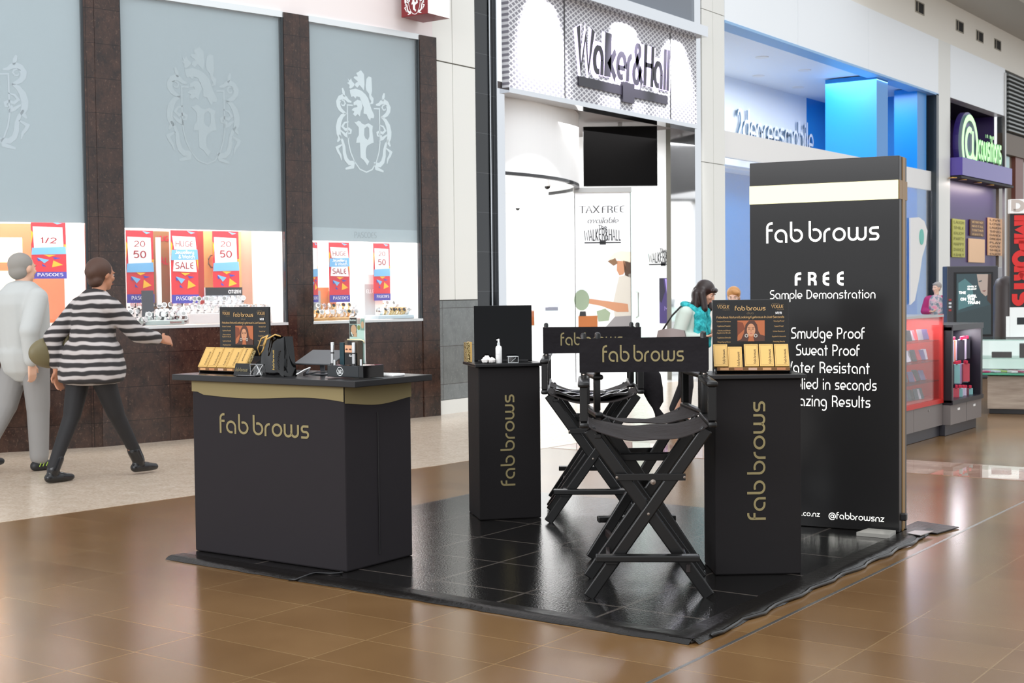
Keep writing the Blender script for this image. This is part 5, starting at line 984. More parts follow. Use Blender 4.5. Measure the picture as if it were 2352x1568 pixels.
# white rounded character-like cutout is replaced by a plain tall white rounded shape, part of the window graphic
p0 = WX(2092, 690, XW-.08)
t = thing('window_graphic', 'white curved graphic on the blue shop glass, right of the tall sign', 'sign', (XW-.07, p0.y, 0))
def wp(x, y): q_ = WX(x, y, XW-.07); return (q_.y-p0.y, q_.z)
b = new(); pts = [wp(2088, 500), wp(2108, 499), wp(2120, 508), wp(2127, 530), wp(2124, 560), wp(2115, 590), wp(2108, 640), wp(2098, 690), wp(2088, 700)]
prism(b, [(0, y, z) for y, z in pts], (.03, 0, 0)); obj('white_shape', b, m_white, t)
c_ = wp(2113, 544); b = new(); prism(b, [(.03, c_[0]+q[0], c_[1]+q[1]) for q in ell(0, 0, .13, .16)], (.012, 0, 0)); obj('green_spot', b, M('mint', '5cc0b0', .4), t)
# ================= GIFT SHOP =================
e0, e1 = WX(2196, 400, XW+.05), WX(2290, 405, XW+.05)
t = thing('shop_sign', 'glowing green lettering reading @cquisitions on the purple shop', 'sign', (XW+.02, e0.y, 4.12))
m_neon = M('green_lit_letter', 'c8f5c0', .4, emit=.6, ecol='b0f5a0'); m_side = M('violet_sign_side', '3a2c78', .3)
b = new(); strokes_mesh(b, [A(0, 0, .52, -55, 300, 30, .58), A(-.02, -.0, .26, 60, 330, 20, .32), [(.2, .3), (.2, -.2), (.34, -.32), (.5, -.3)]], lambda q, r: Vector((.14, .62+q, .32+r)), .13); obj('at_symbol', b, m_neon, t)
b = new(); lathe(b, [(0, -.12), (.7, -.12), (.7, .0), (0, .0)], 28, (.1, .62, .32), (1, 0, 0)); obj('backing_disc', b, m_side, t)
W3 = e1.y-e0.y-1.25; text('cquisitions', (.1, 1.2, .05), (0, 1, 0), (0, 0, 1), .42, m_neon, t, width=W3, w=.24, lift=.05, world=False); text('cquisitions', (.1, 1.17, .04), (0, 1, 0), (0, 0, 1), .43, M('green_letter_side', '3f9a4a', .4), t, width=W3+.04, w=.34, lift=.02, world=False, name='letter_backing')
for k, (x, y) in enumerate(((2188, 430), (2211, 436), (2246, 440), (2274, 446))):
    p = WX(x, y, -9.2); t = thing('downlight', 'warm recessed spotlight under the violet ledge of the purple shop', 'ceiling light', (-9.2, p.y, 3.658), 0, 'spotlights of the purple shop')
    obj('rim', lathe(new(), [(.07, 0), (.09, 0), (.09, -.014), (.07, -.014)], 18), M('brass', 'c99a50', .3, 1), t); obj('lamp_disc', lathe(new(), [(0, -.004), (.07, -.004), (.07, -.008), (0, -.008)], 18), M('warm_lamp_glow', 'ffdf9a', .4, emit=6), t)
def wallart(x0, y0, x1, y1, mat, lab, lines, ink, X=-9.44):
    a = WX(x0, y1, X); b = WX(x1, y0, X); w_ = b.y-a.y; h_ = b.z-a.z
    t = thing('wall_art', lab, 'wall art', (X, (a.y+b.y)/2, a.z), 0); obj('board', bx(-.03, 0, -w_/2, w_/2, 0, h_, .004), mat, t)
    for k, s in enumerate(lines): text(s, (.001, 0, h_*(1-(k+.85)/len(lines))), (0, 1, 0), (0, 0, 1), h_/len(lines)*.36, ink, t, width=w_*.82, align='c', w=.26, lift=.003, world=False)
struct('wall_shop', bx(-9.6, -9.48, 29.42, 33.4, .0, 3.66), m_purple)
m_inkb = M('brown_ink', '6a4420', .5)
wallart(2188, 505, 2217, 590, M('yellow_green_board', 'b9b84e', .5), 'tall yellow green word board on the purple wall', ['LAUGH', 'SMILE', 'ENJOY', 'PARTY', 'HAPPY', 'DANCE', 'FAMILY'], M('olive_ink', '8a8a30', .5))
wallart(2229, 507, 2261, 541, M('brown_board', '5a3824', .5), 'small square brown word board on the purple wall', ['WE MAY NOT', 'HAVE IT ALL', 'TOGETHER', 'WE HAVE IT ALL'], M('cream_ink', 'e8c088', .5))
wallart(2226, 550, 2262, 602, M('cream_board', 'eec49a', .5), 'cream and orange picture below the brown word board', [], m_inkb)
wallart(2270, 503, 2302, 586, M('peach_board', 'e5b384', .5), 'tall peach word board reading LIVE LOVE LAUGH', ['LIVE', 'LOVE', 'LAUGH', 'SING', 'DANCE', 'DREAM', 'PLAY', 'GIVE', 'SMILE', 'ENJOY'], m_inkb)
# ================= ADVERTISING TOTEM =================
def fp_at(x, y, d): return at(x, y, d)
va2 = math.atan2(R_.y, R_.x)
d = 20.; k = d/FPX; p = at(2175, 800, d); zt = at(2175, 612, d).z
t = thing('advertising_totem', 'dark grey advertising totem showing a film poster with a woman and train title', 'advertising display', (p.x, p.y, .003), va2); W = 117*k
obj('casing', bx(0, W, .0, .22, 0, zt, .01), M('totem_grey', '3a3a3e', .35), t); obj('side_casing', bx(W, W+.07, .02, .22, 0, zt-.02, .01), M('totem_silver', '9a9a9e', .35), t)
zz_ = lambda y: at(2230, y, d).z; xx = lambda x: (x-2175)*k
obj('bezel', bx(xx(2191), xx(2280), -.012, 0, zz_(772), zz_(625), .003), m_blk, t)
sc = obj('poster_screen', bx(xx(2196), xx(2275), -.018, -.0125, zz_(768), zz_(629)), M('poster_slate', '34454a', .3, emit=.25, ecol='34454a'), t)
f = lambda pts, m, nm, l=.001: flat([[(xx(x), zz_(y)-0) for x, y in pts]], (0, -.018, 0), (1, 0, 0), (0, 0, 1), m, sc, nm, lift=l, world=False)
f([(2196, 720), (2275, 700), (2275, 768), (2196, 768)], M('poster_dark', '3c4a4e', .4), 'lower_print'); f([(2200, 650), (2215, 640), (2232, 655), (2236, 700), (2200, 712)], M('poster_teal', '5a8488', .4), 'window_print')
f([(2242, 630), (2275, 630), (2275, 672), (2262, 681), (2252, 672), (2246, 655)], M('pale_skin_print', 'b9a79c', .4), 'face_print', .0015); f([(2246, 646), (2254, 644), (2253, 647), (2247, 648)], M('poster_dark'), 'eye_print', .002); f([(2254, 668), (2264, 667), (2259, 671)], M('lip_print', '8a5a58', .4), 'lips_print', .002); f([(2268, 630), (2275, 630), (2275, 700), (2266, 690)], M('hair_brown_print', '4a3a34', .4), 'hair_print', .002)
for s, x, y, w_ in (('THE', 2201, 675, 17), ('GIRL', 2221, 683, 22), ('ON', 2205, 690, 13), ('THE', 2221, 690, 18), ('TRAIN', 2221, 698, 29)): text(s, (xx(x), -.0195, zz_(y)), (1, 0, 0), (0, 0, 1), 4*k, m_litwhite, sc, width=w_*k, w=.3, world=False)
for k_i, y in enumerate((660, 666)): text(('EMILY', 'BLUNT')[k_i], (xx(2221), -.0195, zz_(y)), (1, 0, 0), (0, 0, 1), 2.4*k, m_litwhite, sc, width=21*k, w=.25, world=False, name='small_lettering')
for y in (688, 696, 704, 712): obj('side_badge', bx(xx(2179), xx(2185), -.004, 0, zz_(y)-.015, zz_(y)+.012), M('red_badge', 'a03a3a', .4) if y in (688, 712) else M('pale_plastic'), t)
# ================= PHONE ACCESSORY ISLAND =================
Xc = -3.95; t = thing('glass_cabinet', 'red framed glass cabinet on a grey base, shelves full of phone accessories', 'cabinet', (Xc, 11.52, .003)); y0, y1 = -1.55, .75; D2 = .4; m_redf = M('red_frame', 'c62f2a', .35); m_base = M('grey_brown_laminate', '77706e', .4)
obj('plinth', bx(-D2, -.03, y0, y1, 0, .1), M('dark_plinth', '35343a', .4), t)
for k, (a, b) in enumerate(((y0, y0+.77), (y0+.775, y0+1.53), (y0+1.535, y1))): dd = obj('base_door', bx(-D2+.02, 0, a, b, .1, .3), m_base, t); obj('lock', lathe(new(), [(0, 0), (.01, 0), (.01, .006), (0, .006)], 10, (.0, (a+b)/2, .26), (1, 0, 0)), m_steel, dd)
b = new(); box(b, -D2, .01, y0, y1, .3, .34); box(b, -.03, .01, y1-.03, y1, .34, 1.1); box(b, -D2, -D2+.02, y0, y1, .34, 1.1); box(b, -D2+.02, 0, y1-.02, y1-.0, .34, 1.07); obj('red_frame', b, m_redf, t)
b = new(); box(b, -D2, .012, y0, y1-.001, 1.075, 1.095); obj('top_rail', b, m_steel, t)
obj('front_glass', bx(-.006, 0, y0, y1-.03, .34, 1.075), m_pane, t)
for z in (.5, .68, .86): obj('shelf', bx(-D2+.03, -.02, y0+.02, y1-.03, z, z+.008), m_greenpane, t)
b = new(); box(b, -D2+.02, -D2+.03, y0, y1-.05, .36, 1.05); obj('lit_back', b, M('lit_back', 'ffffff', .5, emit=.15), t)
cols = ['5a4a78', '8a8088', 'b03a48', '3c4c58', 'c7b8c8', '2c2a30']
def pack(lab, grp, mat, w_=.05, h_=.1):
    t = thing('accessory_pack', lab, 'package', (0, 0, -4), 0, grp); obj('sleeve', bx(-.006, .006, -w_/2, w_/2, 0, h_, .002), mat, t); return t
shelf_p = [pack('flat phone accessory pack leaning on a shelf of the red glass cabinet', 'packs in the red glass cabinet', M('pack_%d' % i, c, .3)) for i, c in enumerate(cols)]
u2 = set(); rr = random.Random(11)
for zi, z in enumerate((.345, .512, .692, .872)):
    for k in range(13):
        i = rr.randrange(6); tp = shelf_p[i]; loc = (Xc-.1-.05*rr.random(), 11.52+y1-.12-k*.075, .003+z); rot = (0, -.3-.3*rr.random(), rr.uniform(-.75, -.4))
        if i not in u2: u2.add(i); tp.location = loc; tp.rotation_euler = rot
        else: dup(tp, loc, rot)
for i, tp in enumerate(shelf_p):
    if i not in u2: tp.location = (Xc-.3, 10.4+i*.1, .348)
t = thing('umbrella_handle', 'grey pole with a round scale top standing behind the glass cabinet', 'pole', (Xc-.2, 11.45, 1.101)); obj('pole', bx(-.012, .012, -.02, .02, .05, .42), M('totem_silver'), t); obj('round_base', lathe(new(), [(0, 0), (.07, 0), (.07, .02), (.03, .06), (0, .06)], 18), M('clear_plastic'), t, smooth=40)
light('cabinet_light', 'AREA', (Xc-.18, 11.5, 1.06), (0, 0, 0), 8, .3, 1.4, (1, .95, 1))
# hanging rack
t = thing('accessory_rack', 'black and violet open rack with rows of hanging phone cases, grey drawers below', 'display rack', (Xc+.04, 12.745, .003)); m_rk = M('rack_black', '17151d', .35)
y0, y1 = -.465, .465; b = new(); box(b, -.3, .04, y0, y0+.04, .3, .98); box(b, -.3, .04, y1-.06, y1, .3, .98); box(b, -.3, .05, y0, y1, .95, 1.0); box(b, -.3, .05, y0, y1, .28, .32); obj('frame', b, m_rk, t)
obj('back_panel', bx(-.3, -.27, y0+.04, y1-.06, .32, .95), M('rack_violet', '2a2050', .4), t); obj('light_strip', bx(-.26, -.16, y0+.05, .1, .915, .945), M('strip_glow', 'f5f0ff', .4, emit=4), t)
obj('plinth', bx(-.3, -.02, y0, y1, 0, .1), M('dark_plinth'), t)
for a, b_ in ((y0, -.005), (.005, y1)): dd = obj('drawer', bx(-.3, .03, a, b_, .1, .277), m_base, t); obj('label_tag', bx(.03, .034, (a+b_)/2-.03, (a+b_)/2+.03, .22, .24), m_white, dd)
light('rack_light', 'AREA', (Xc-.08, 12.7, .935), (0, -.2, 0), 9, .15, .7, (.95, .92, 1))
def hang(col, h_):
    t = thing('hanging_phone_case', 'packaged phone case hanging from a red tagged hook in the black rack', 'phone case', (0, 0, -4), 0, 'phone cases hanging in the black rack')
    obj('package', bx(-.008, .008, -.032, .032, -h_, 0, .004), M('case_'+col, col, .3), t); obj('hook_tag', bx(.0, .02, -.012, .012, .0, .03, .003), M('hook_red', 'c02040', .4), t); return t
hc = [hang(c, h) for c, h in (('8f86a8', .19), ('e8702a', .2), ('2f2c36', .19), ('c9bcd2', .19), ('7fb0b0', .18), ('c04858', .17), ('6a3040', .18))]
u3 = set()
for row, z in enumerate((.85, .64, .43)):
    for k in range(10):
        i = (1 if (row == 0 and k == 4) else rr.choice([0, 2, 3, 3] if row == 0 else [0, 2, 4, 5, 6] if row == 1 else [4, 5, 6, 3])); y = 12.745-.37+k*.08+rr.uniform(-.01, .01); loc = (Xc-.03+rr.uniform(-.03, .03), y, z-.03*(k/11)*row)
        if i not in u3: u3.add(i); hc[i].location = loc; hc[i].rotation_euler = (0, 0, -.95)
        else: dup(hc[i], loc, rr.uniform(-1.1, -.8))
for i, tp in enumerate(hc):
    if i not in u3: tp.location = (Xc-.18, 12.5+i*.05, .85)
# glass counter at the right edge
g0 = G(2268, 950); t = thing('glass_counter', 'low glass counter on a wood grained base at the right edge', 'counter', (g0.x, g0.y, .003), math.radians(15)); m_wg = M('pale_wood_grain', rough=.4)
L(m_wg, ramp(m_wg, noise(m_wg, coords(m_wg, scale=(1, 1, 9)), 2.2, 4), ((.3, '8b7a6c'), (.7, 'b5a595'))), P(m_wg).inputs['Base Color'])
obj('kick', bx(.02, 1.2, .02, .6, 0, .05), m_blk, t); obj('base', bx(0, 1.2, 0, .6, .05, .4, .004), m_wg, t); obj('lower_deck', bx(-.1, 1.25, -.06, .65, .41, .43, .003), M('green_glass_edge', '4aa080', .1), t)
obj('glass_case', bx(-.1, 1.25, -.06, -.054, .432, .77), m_pane, t); obj('glass_side', bx(-.1, -.094, -.05, .65, .432, .77), m_pane, t); obj('glass_top', bx(-.1, 1.25, -.06, .65, .772, .784), m_greenpane, t); obj('glass_shelf', bx(-.09, 1.24, -.05, .64, .58, .588), m_greenpane, t)
obj('lit_back', bx(-.09, 1.24, .6, .62, .44, .76), M('lit_back'), t); obj('corner_trim', tube(new(), [(-.1, -.06, .43), (-.1, -.06, .784)], .006), m_steel, t)
for k in range(7):
    x = -.05+k*.09; tt = thing('phone_case_box', 'coloured phone case box lying inside the lower glass counter', 'package', tuple(Matrix.Translation(g0) @ Matrix.Rotation(math.radians(15), 4, 'Z') @ Vector((x, .1+.04*(k % 3), .437))), math.radians(40+8*(k % 3)), 'boxes lying in the glass counter'); obj('box', bx(-.035, .035, -.12, .12, 0, .018, .003), M('cbox_%d' % (k % 4), ('c04070', 'c9cad8', 'a8c850', 'e8e0e4')[k % 4], .3), tt)
for x, w_, h_, lab in ((.14, .2, .06, 'low flat black box on the glass shelf of the right counter'), (.36, .09, .15, 'upright black box on the glass shelf of the right counter')):
    tt = thing('black_box', lab, 'box', tuple(Matrix.Translation(g0) @ Matrix.Rotation(math.radians(15), 4, 'Z') @ Vector((x, .1, .592))), math.radians(15)); obj('box', bx(-w_/2, w_/2, -.05, .05, 0, h_, .003), m_blk, tt)
# banner and sign above the counter
d = 14.9; k = d/FPX; p = at(2320, 705, d)
t = thing('vertical_banner', 'black vertical banner with red letters reading IMPORTS at the right edge', 'banner', (p.x, p.y, p.z), va2); H = (705-492)*k; obj('banner_sheet', bx(0, .5, 0, .02, 0, H), M('banner_black', '222226', .5), t)
text('IMPORTS', (.04, -.002, H-.02), (0, 0, -1), (1, 0, 0), .12, M('import_red', 'd42a28', .5), t, width=H*1.0-.04, w=.5, world=False, lift=.003)
for v in []: pass
t2 = thing('shop_sign', 'white sign with pale letter D at the right edge above the black banner', 'sign', (p.x, p.y, p.z+H+.004), va2); obj('board', bx(-.01, .5, -.02, .05, 0, .155, .004), m_white, t2); text('DI', (.01, -.021, .03), (1, 0, 0), (0, 0, 1), .075, M('greige_letter', 'c0b4ac', .5), t2, width=.2, w=.42, world=False)
t3 = thing('info_card', 'white printed card with a small dark photo under the black banner', 'card', (p.x, p.y, .79), va2); hh = p.z-.79-.004
obj('card', bx(.0, .5, 0, .015, 0, hh), m_white, t3); obj('step_card', bx(-.04, -.002, 0, .015, 0, hh*.7), m_white, t3); flat([rect(.075, hh*.42, .2, hh*.66)], (0, 0, 0), (1, 0, 0), (0, 0, 1), m_ink, t3, 'photo_print', world=False)
t = thing('high_back_seat', 'tall rounded dark brown seat back between totem and black banner', 'chair', tuple(G(2305, 930)), va2); b = new(); box(b, -.04, .4, 0, .35, 0, 1.46, .12); obj('seat_back', b, M('dark_brown_leather', '2e2220', .4), t, smooth=50)
# ================= PEOPLE =================
def capsule(bm, a, b, ra, rb, n=14):
    a = Vector(a); b = Vector(b); d = b-a
    if d.length < 1e-5: d = Vector((0, 0, .001))
    ax = d.normalized(); prof = [(0, -ra)]+[(ra*math.sin(math.radians(t_)), -ra*math.cos(math.radians(t_))) for t_ in (30, 60, 85)]+[(rb*math.cos(math.radians(t_)), d.length+rb*math.sin(math.radians(t_))) for t_ in (5, 30, 60)]+[(0, d.length+rb)]
    lathe(bm, prof, n, a, ax)
def ellipsoid(bm, c, r, rot=None):
    g = bmesh.ops.create_icosphere(bm, subdivisions=3, radius=1)['verts']; m = rot or Matrix.Identity(3)
    for v in g: v.co = Vector(c)+m@Vector((v.co.x*r[0], v.co.y*r[1], v.co.z*r[2]))
def fused(name, bm, mat, parent, vox=.009, smooth_it=3, warp=None, label=None):
    """fuse overlapping volumes into one continuous skin"""
    bmesh.ops.recalc_face_normals(bm, faces=bm.faces); me = bpy.data.meshes.new('tmp'); bm.to_mesh(me); bm.free()
    o = bpy.data.objects.new('tmp', me); COL.objects.link(o); md = o.modifiers.new('r', 'REMESH'); md.mode = 'VOXEL'; md.voxel_size = vox
    dg = bpy.context.evaluated_depsgraph_get(); me2 = bpy.data.meshes.new_from_object(o.evaluated_get(dg)); bpy.data.objects.remove(o); bpy.data.meshes.remove(me)
    b = bmesh.new(); b.from_mesh(me2); bpy.data.meshes.remove(me2)
    for _ in range(smooth_it): bmesh.ops.smooth_vert(b, verts=b.verts, factor=.5, use_axis_x=True, use_axis_y=True, use_axis_z=True)
    if warp:
        for v in b.verts: v.co = warp(v.co)
    return obj(name, b, mat, parent, smooth=True, label=label)
def rotm(ax, deg): return Matrix.Rotation(math.radians(deg), 3, ax)
def hand(bm, wrist, dirv, palm_n, curl=25, k=1.0):
    """palm + five fingers; dirv: towards the fingertips, palm_n: palm facing"""
    d = Vector(dirv).normalized(); n = Vector(palm_n); n = (n-d*n.dot(d)).normalized(); s = d.cross(n); w_ = Vector(wrist)
    for q in (-.028, -.01, .01, .026): capsule(bm, w_+d*.01*k+s*q*.6*k, w_+d*.085*k+s*q*k, .015*k, .0125*k, 10)
    for i, (q, ln) in enumerate(((-.031, .058), (-.011, .07), (.01, .075), (.03, .068))):
        p = w_+d*.09*k+s*q*k; dd = d
        for j, fr in enumerate((.45, .32, .23)):
            c = math.radians(curl*(1+.1*i)); dd = (dd*math.cos(c)+n*math.sin(c)).normalized(); p2 = p+dd*ln*fr*k; capsule(bm, p, p2, (.0095-.001*j)*k, (.0088-.001*j)*k, 8); p = p2
    p = w_+d*.03*k+s*.03*k; a = (d*.6+s*.65+n*.3).normalized(); p2 = p+a*.04*k; capsule(bm, p, p2, .0125*k, .0105*k, 8); capsule(bm, p2, p2+(d*.8+s*.2+n*.4).normalized()*.032*k, .0105*k, .008*k, 8)
def headmesh(bm, c, m, k=1.0):
    """head facing local -y under rotation m, centre c (face height about .22)"""
    c = Vector(c); f = lambda x, y, z: c+m@Vector((x*k, y*k, z*k))
    ellipsoid(bm, f(0, .012, .02), (.074*k, .092*k, .095*k), m); ellipsoid(bm, f(0, -.022, -.045), (.056*k, .062*k, .066*k), m); ellipsoid(bm, f(0, -.06, -.09), (.026*k, .022*k, .02*k), m)
    capsule(bm, f(0, -.086, .012), f(0, -.102, -.028), .008*k, .0125*k, 10); ellipsoid(bm, f(0, -.09, -.033), (.017*k, .011*k, .009*k), m)
    for s in (-1, 1):
        ellipsoid(bm, f(s*.075, .01, -.005), (.01*k, .02*k, .031*k), m); ellipsoid(bm, f(s*.034, -.066, -.022), (.024*k, .02*k, .022*k), m); ellipsoid(bm, f(s*.03, -.078, .022), (.024*k, .012*k, .008*k), m)
    ellipsoid(bm, f(0, -.083, -.062), (.024*k, .011*k, .01*k), m)
def facebits(par, c, m, k=1.0, brow='3a2a20'):
    c = Vector(c); f = lambda x, y, z: c+m@Vector((x*k, y*k, z*k))
    for s in (-1, 1):
        b = new(); ellipsoid(b, f(s*.03, -.078, .004), (.0115*k, .006*k, .0055*k), m); e = obj('eye', b, M('eye_white', 'ece6e0', .2), par, smooth=True); b = new(); ellipsoid(b, f(s*.03, -.0835, .004), (.0052*k, .003*k, .0052*k), m); obj('iris', b, M('iris_brown', '2a1a12', .15), e, smooth=True)
        b = new(); tube(b, [f(s*.014, -.089, .02), f(s*.03, -.089, .026), f(s*.046, -.08, .021)], .003*k, 6); obj('eyebrow', b, M('brow_'+brow, brow, .8), par, smooth=True)
    b = new(); ellipsoid(b, f(0, -.0915, -.061), (.021*k, .0045*k, .006*k), m); obj('mouth', b, M('lips', 'a85a52', .4), par, smooth=True)
def shoe(bm, ankle, fwd, k=1.0, heel=0):
    a = Vector(ankle); f = Vector((fwd[0], fwd[1], 0)).normalized(); z0 = Vector((a.x, a.y, 0))
    base = a.z-.085 if a.z > .1 else 0.0
    P_ = lambda d, z: Vector((a.x, a.y, base))+f*d+Vector((0, 0, z))
    capsule(bm, P_(-.035*k, .038), P_(.07*k, .036), .036*k, .038*k); capsule(bm, P_(.07*k, .034), P_(.155*k, .026), .037*k, .026*k); capsule(bm, P_(-.01, .05), a+Vector((0, 0, .01)), .036*k, .036*k)
m_sk1 = M('skin_tan', 'b98062', .5); m_sk2 = M('skin_light', 'dcae94', .5); m_sk3 = M('skin_pale', 'e2bba6', .5)

# ---- striding person in the striped tunic (faces +y, towards the right of the picture) ----
g1 = G(135, 1112); 
t = thing('person', 'person in a striped long top, black leggings and ankle boots striding past the windows', 'person', (g1.x-.02, g1.y+.3, .002), PI)
# local frame: facing -y ; standing foot behind (+y), other foot ahead (-y)
b = new(); m_h = rotm('X', 6) @ rotm('Z', 0)
headc = Vector((0, -.13, 1.50)); headmesh(b, headc, m_h); capsule(b, (0, -.08, 1.32), (0, -.115, 1.43), .055, .05)
capsule(b, (0, -.06, 1.24), (0, -.02, .98), .13, .12); capsule(b, (-.08, -.03, .86), (.08, -.03, .86), .12, .12)
sh = {-1: Vector((-.17, -.06, 1.27)), 1: Vector((.17, -.06, 1.27))}; el = {-1: Vector((-.23, -.26, 1.06)), 1: Vector((.24, .13, 1.04))}; wr = {-1: Vector((-.20, -.50, 1.01)), 1: Vector((.25, .10, .80))}
for s in (-1, 1): capsule(b, sh[s], el[s], .05, .04); capsule(b, el[s], wr[s], .038, .026)
hand(b, wr[-1], (0.05, -1, -.1), (.9, 0, -.4), 24); hand(b, wr[1], (0, -.1, -1), (-1, 0, 0), 18)
hip = {-1: Vector((-.09, -.0, .86)), 1: Vector((.09, -.0, .86))}; kn = {-1: Vector((-.09, -.16, .47)), 1: Vector((.08, .10, .47))}; an = {-1: Vector((-.09, -.36, .10)), 1: Vector((.07, .28, .09))}
for s in (-1, 1): capsule(b, hip[s], kn[s], .085, .055); capsule(b, kn[s], an[s], .052, .036); capsule(b, an[s]+Vector((0, .02, -.04)), an[s]+Vector((0, -.11, -.055)), .03, .024)
body = fused('body', b, m_sk1, t, .0085, 2); facebits(body, headc, m_h, 1, '2a1a14')
m_str = M('striped_knit', rough=.85); _c = ocoords(m_str); _wv = N(m_str, 'ShaderNodeTexWave', wave_type='BANDS', bands_direction='Z'); L(m_str, _c, _wv.inputs['Vector']); _wv.inputs['Scale'].default_value = 5.2; _wv.inputs['Distortion'].default_value = 2.2; _wv.inputs['Detail'].default_value = 1.5; _wv.inputs['Detail Scale'].default_value = 1.2
L(m_str, ramp(m_str, _wv.outputs['Fac'], ((.35, '2b2829'), (.55, '6a6463'), (.78, 'b7b0ae'))), P(m_str).inputs['Base Color'])
b = new(); capsule(b, (0, -.06, 1.24), (0, -.03, .98), .165, .175); capsule(b, (-.07, -.07, 1.27), (.07, -.07, 1.27), .105, .105); capsule(b, (-.05, -.03, .90), (.05, -.03, .90), .19, .19); capsule(b, (-.05, -.04, .80), (.05, .0, .78), .205, .2)
for s in (-1, 1): capsule(b, sh[s], el[s], .075, .068); capsule(b, el[s], wr[s]+(el[s]-wr[s])*.25, .066, .055)
def wtun(c): 
    if c.z < .72: c.z = .72+(c.z-.72)*.25
    return Vector((c.x, c.y+.008*math.sin(c.z*22)*math.sin(c.x*14), c.z))
fused('striped_top', b, m_str, t, .011, 3, wtun)
b = new()
for s in (-1, 1): capsule(b, hip[s], kn[s], .1, .065); capsule(b, kn[s], an[s]+Vector((0, 0, .02)), .062, .043)
fused('leggings', b, M('black_leggings', '141214', .7), t, .011, 2)
for s in (-1, 1):
    b = new(); shoe(b, an[s], (0, -1)); capsule(b, an[s], an[s]+(kn[s]-an[s])*.22, .047, .05)
    fused('ankle_boot', b, M('black_boot_leather', '100f11', .25), t, .009, 2, lambda c: Vector((c.x, c.y, max(c.z, .0))))
b = new(); ellipsoid(b, headc+Vector((0, .03, .035)), (.09, .1, .095)); ellipsoid(b, headc+Vector((0, .085, .02)), (.06, .055, .06)); ellipsoid(b, headc+Vector((0, .06, -.04)), (.07, .05, .06)); fused('hair', b, M('brown_hair', '4a3024', .6), t, .01, 2)
b = new(); capsule(b, (.19, .02, 1.1), (.2, .06, .98), .02, .02); ellipsoid(b, (.30, .1, .93), (.07, .2, .12)); hb = fused('handbag', b, M('olive_tan_leather', '6e6446', .5), t, .012, 3)

# ---- person behind, pale jacket, grey trousers, dark trainers ----
g2 = G(108, 1092); t = thing('person', 'person in a pale grey jacket, light grey trousers and dark trainers walking', 'person', (g2.x-.4, g2.y+.2, .002), PI)
b = new(); headc = Vector((0, .08, 1.56)); m_h = rotm('Z', 4); headmesh(b, headc, m_h, 1.02); capsule(b, (0, .1, 1.38), (0, .09, 1.48), .06, .055); capsule(b, (0, .1, 1.28), (0, .08, 1.0), .15, .13)
sh = {-1: Vector((-.19, .1, 1.33)), 1: Vector((.19, .1, 1.33))}; el = {-1: Vector((-.25, .22, 1.08)), 1: Vector((.25, .0, 1.07))}; wr = {-1: Vector((-.24, .2, .84)), 1: Vector((.22, -.17, .93))}
for s in (-1, 1): capsule(b, sh[s], el[s], .05, .042); capsule(b, el[s], wr[s], .04, .03)
hand(b, wr[-1], (0, -.1, -1), (1, 0, 0), 18); hand(b, wr[1], (0, -1, -.3), (-1, 0, 0), 20)
hip = {-1: Vector((-.1, .07, .9)), 1: Vector((.1, .07, .9))}; kn = {-1: Vector((-.1, .05, .49)), 1: Vector((.1, .2, .5))}; an = {-1: Vector((-.1, .05, .09)), 1: Vector((.1, .42, .14))}
for s in (-1, 1): capsule(b, hip[s], kn[s], .09, .06); capsule(b, kn[s], an[s], .055, .04); capsule(b, an[s]+Vector((0, 0, -.04)), an[s]+Vector((0, -.1, -.05)), .03, .024)
body = fused('body', b, m_sk2, t, .0095, 2); facebits(body, headc, m_h)
b = new(); capsule(b, (0, .1, 1.28), (0, .08, .98), .2, .19); capsule(b, (-.09, .1, 1.34), (.09, .1, 1.34), .1, .1); capsule(b, (0, .08, .9), (0, .08, .86), .2, .19)
for s in (-1, 1): capsule(b, sh[s], el[s], .085, .075); capsule(b, el[s], wr[s]+(el[s]-wr[s])*.1, .07, .055)
fused('jacket', b, M('pale_grey_jacket', 'b4b6b4', .8), t, .012, 3)
b = new()
for s in (-1, 1): capsule(b, hip[s], kn[s], .115, .09); capsule(b, kn[s], an[s]+Vector((0, 0, .02)), .088, .072)
fused('trousers', b, M('light_grey_trousers', '8a8886', .85), t, .012, 2)
for s in (-1, 1):
    b = new(); shoe(b, an[s], (0, -1), 1.1); sh_ = fused('trainer', b, M('dark_trainer', '1c1c1e', .5), t, .009, 2, lambda c: Vector((c.x, c.y, max(c.z, 0))))
    b = new(); [tube(b, [an[s]+Vector((-.042, .03-.03*i, -.055)), an[s]+Vector((-.044, .015-.03*i, -.025))], .004, 5) for i in range(4)]; obj('green_marking', b, M('lime_marking', '9ab83a', .5), sh_)
b = new(); ellipsoid(b, headc+Vector((0, .03, .035)), (.085, .1, .09)); ellipsoid(b, headc+Vector((0, .05, -.02)), (.08, .07, .07)); fused('hair', b, M('grey_hair', '8e8a84', .7), t, .01, 2)

# ---- woman with turquoise scarf, bending her head over her phone, turned to the right ----
g3 = G(1582, 985); t = thing('person', 'person with long dark hair and turquoise scarf looking down at a phone', 'person', (g3.x, g3.y, .003), math.radians(100))
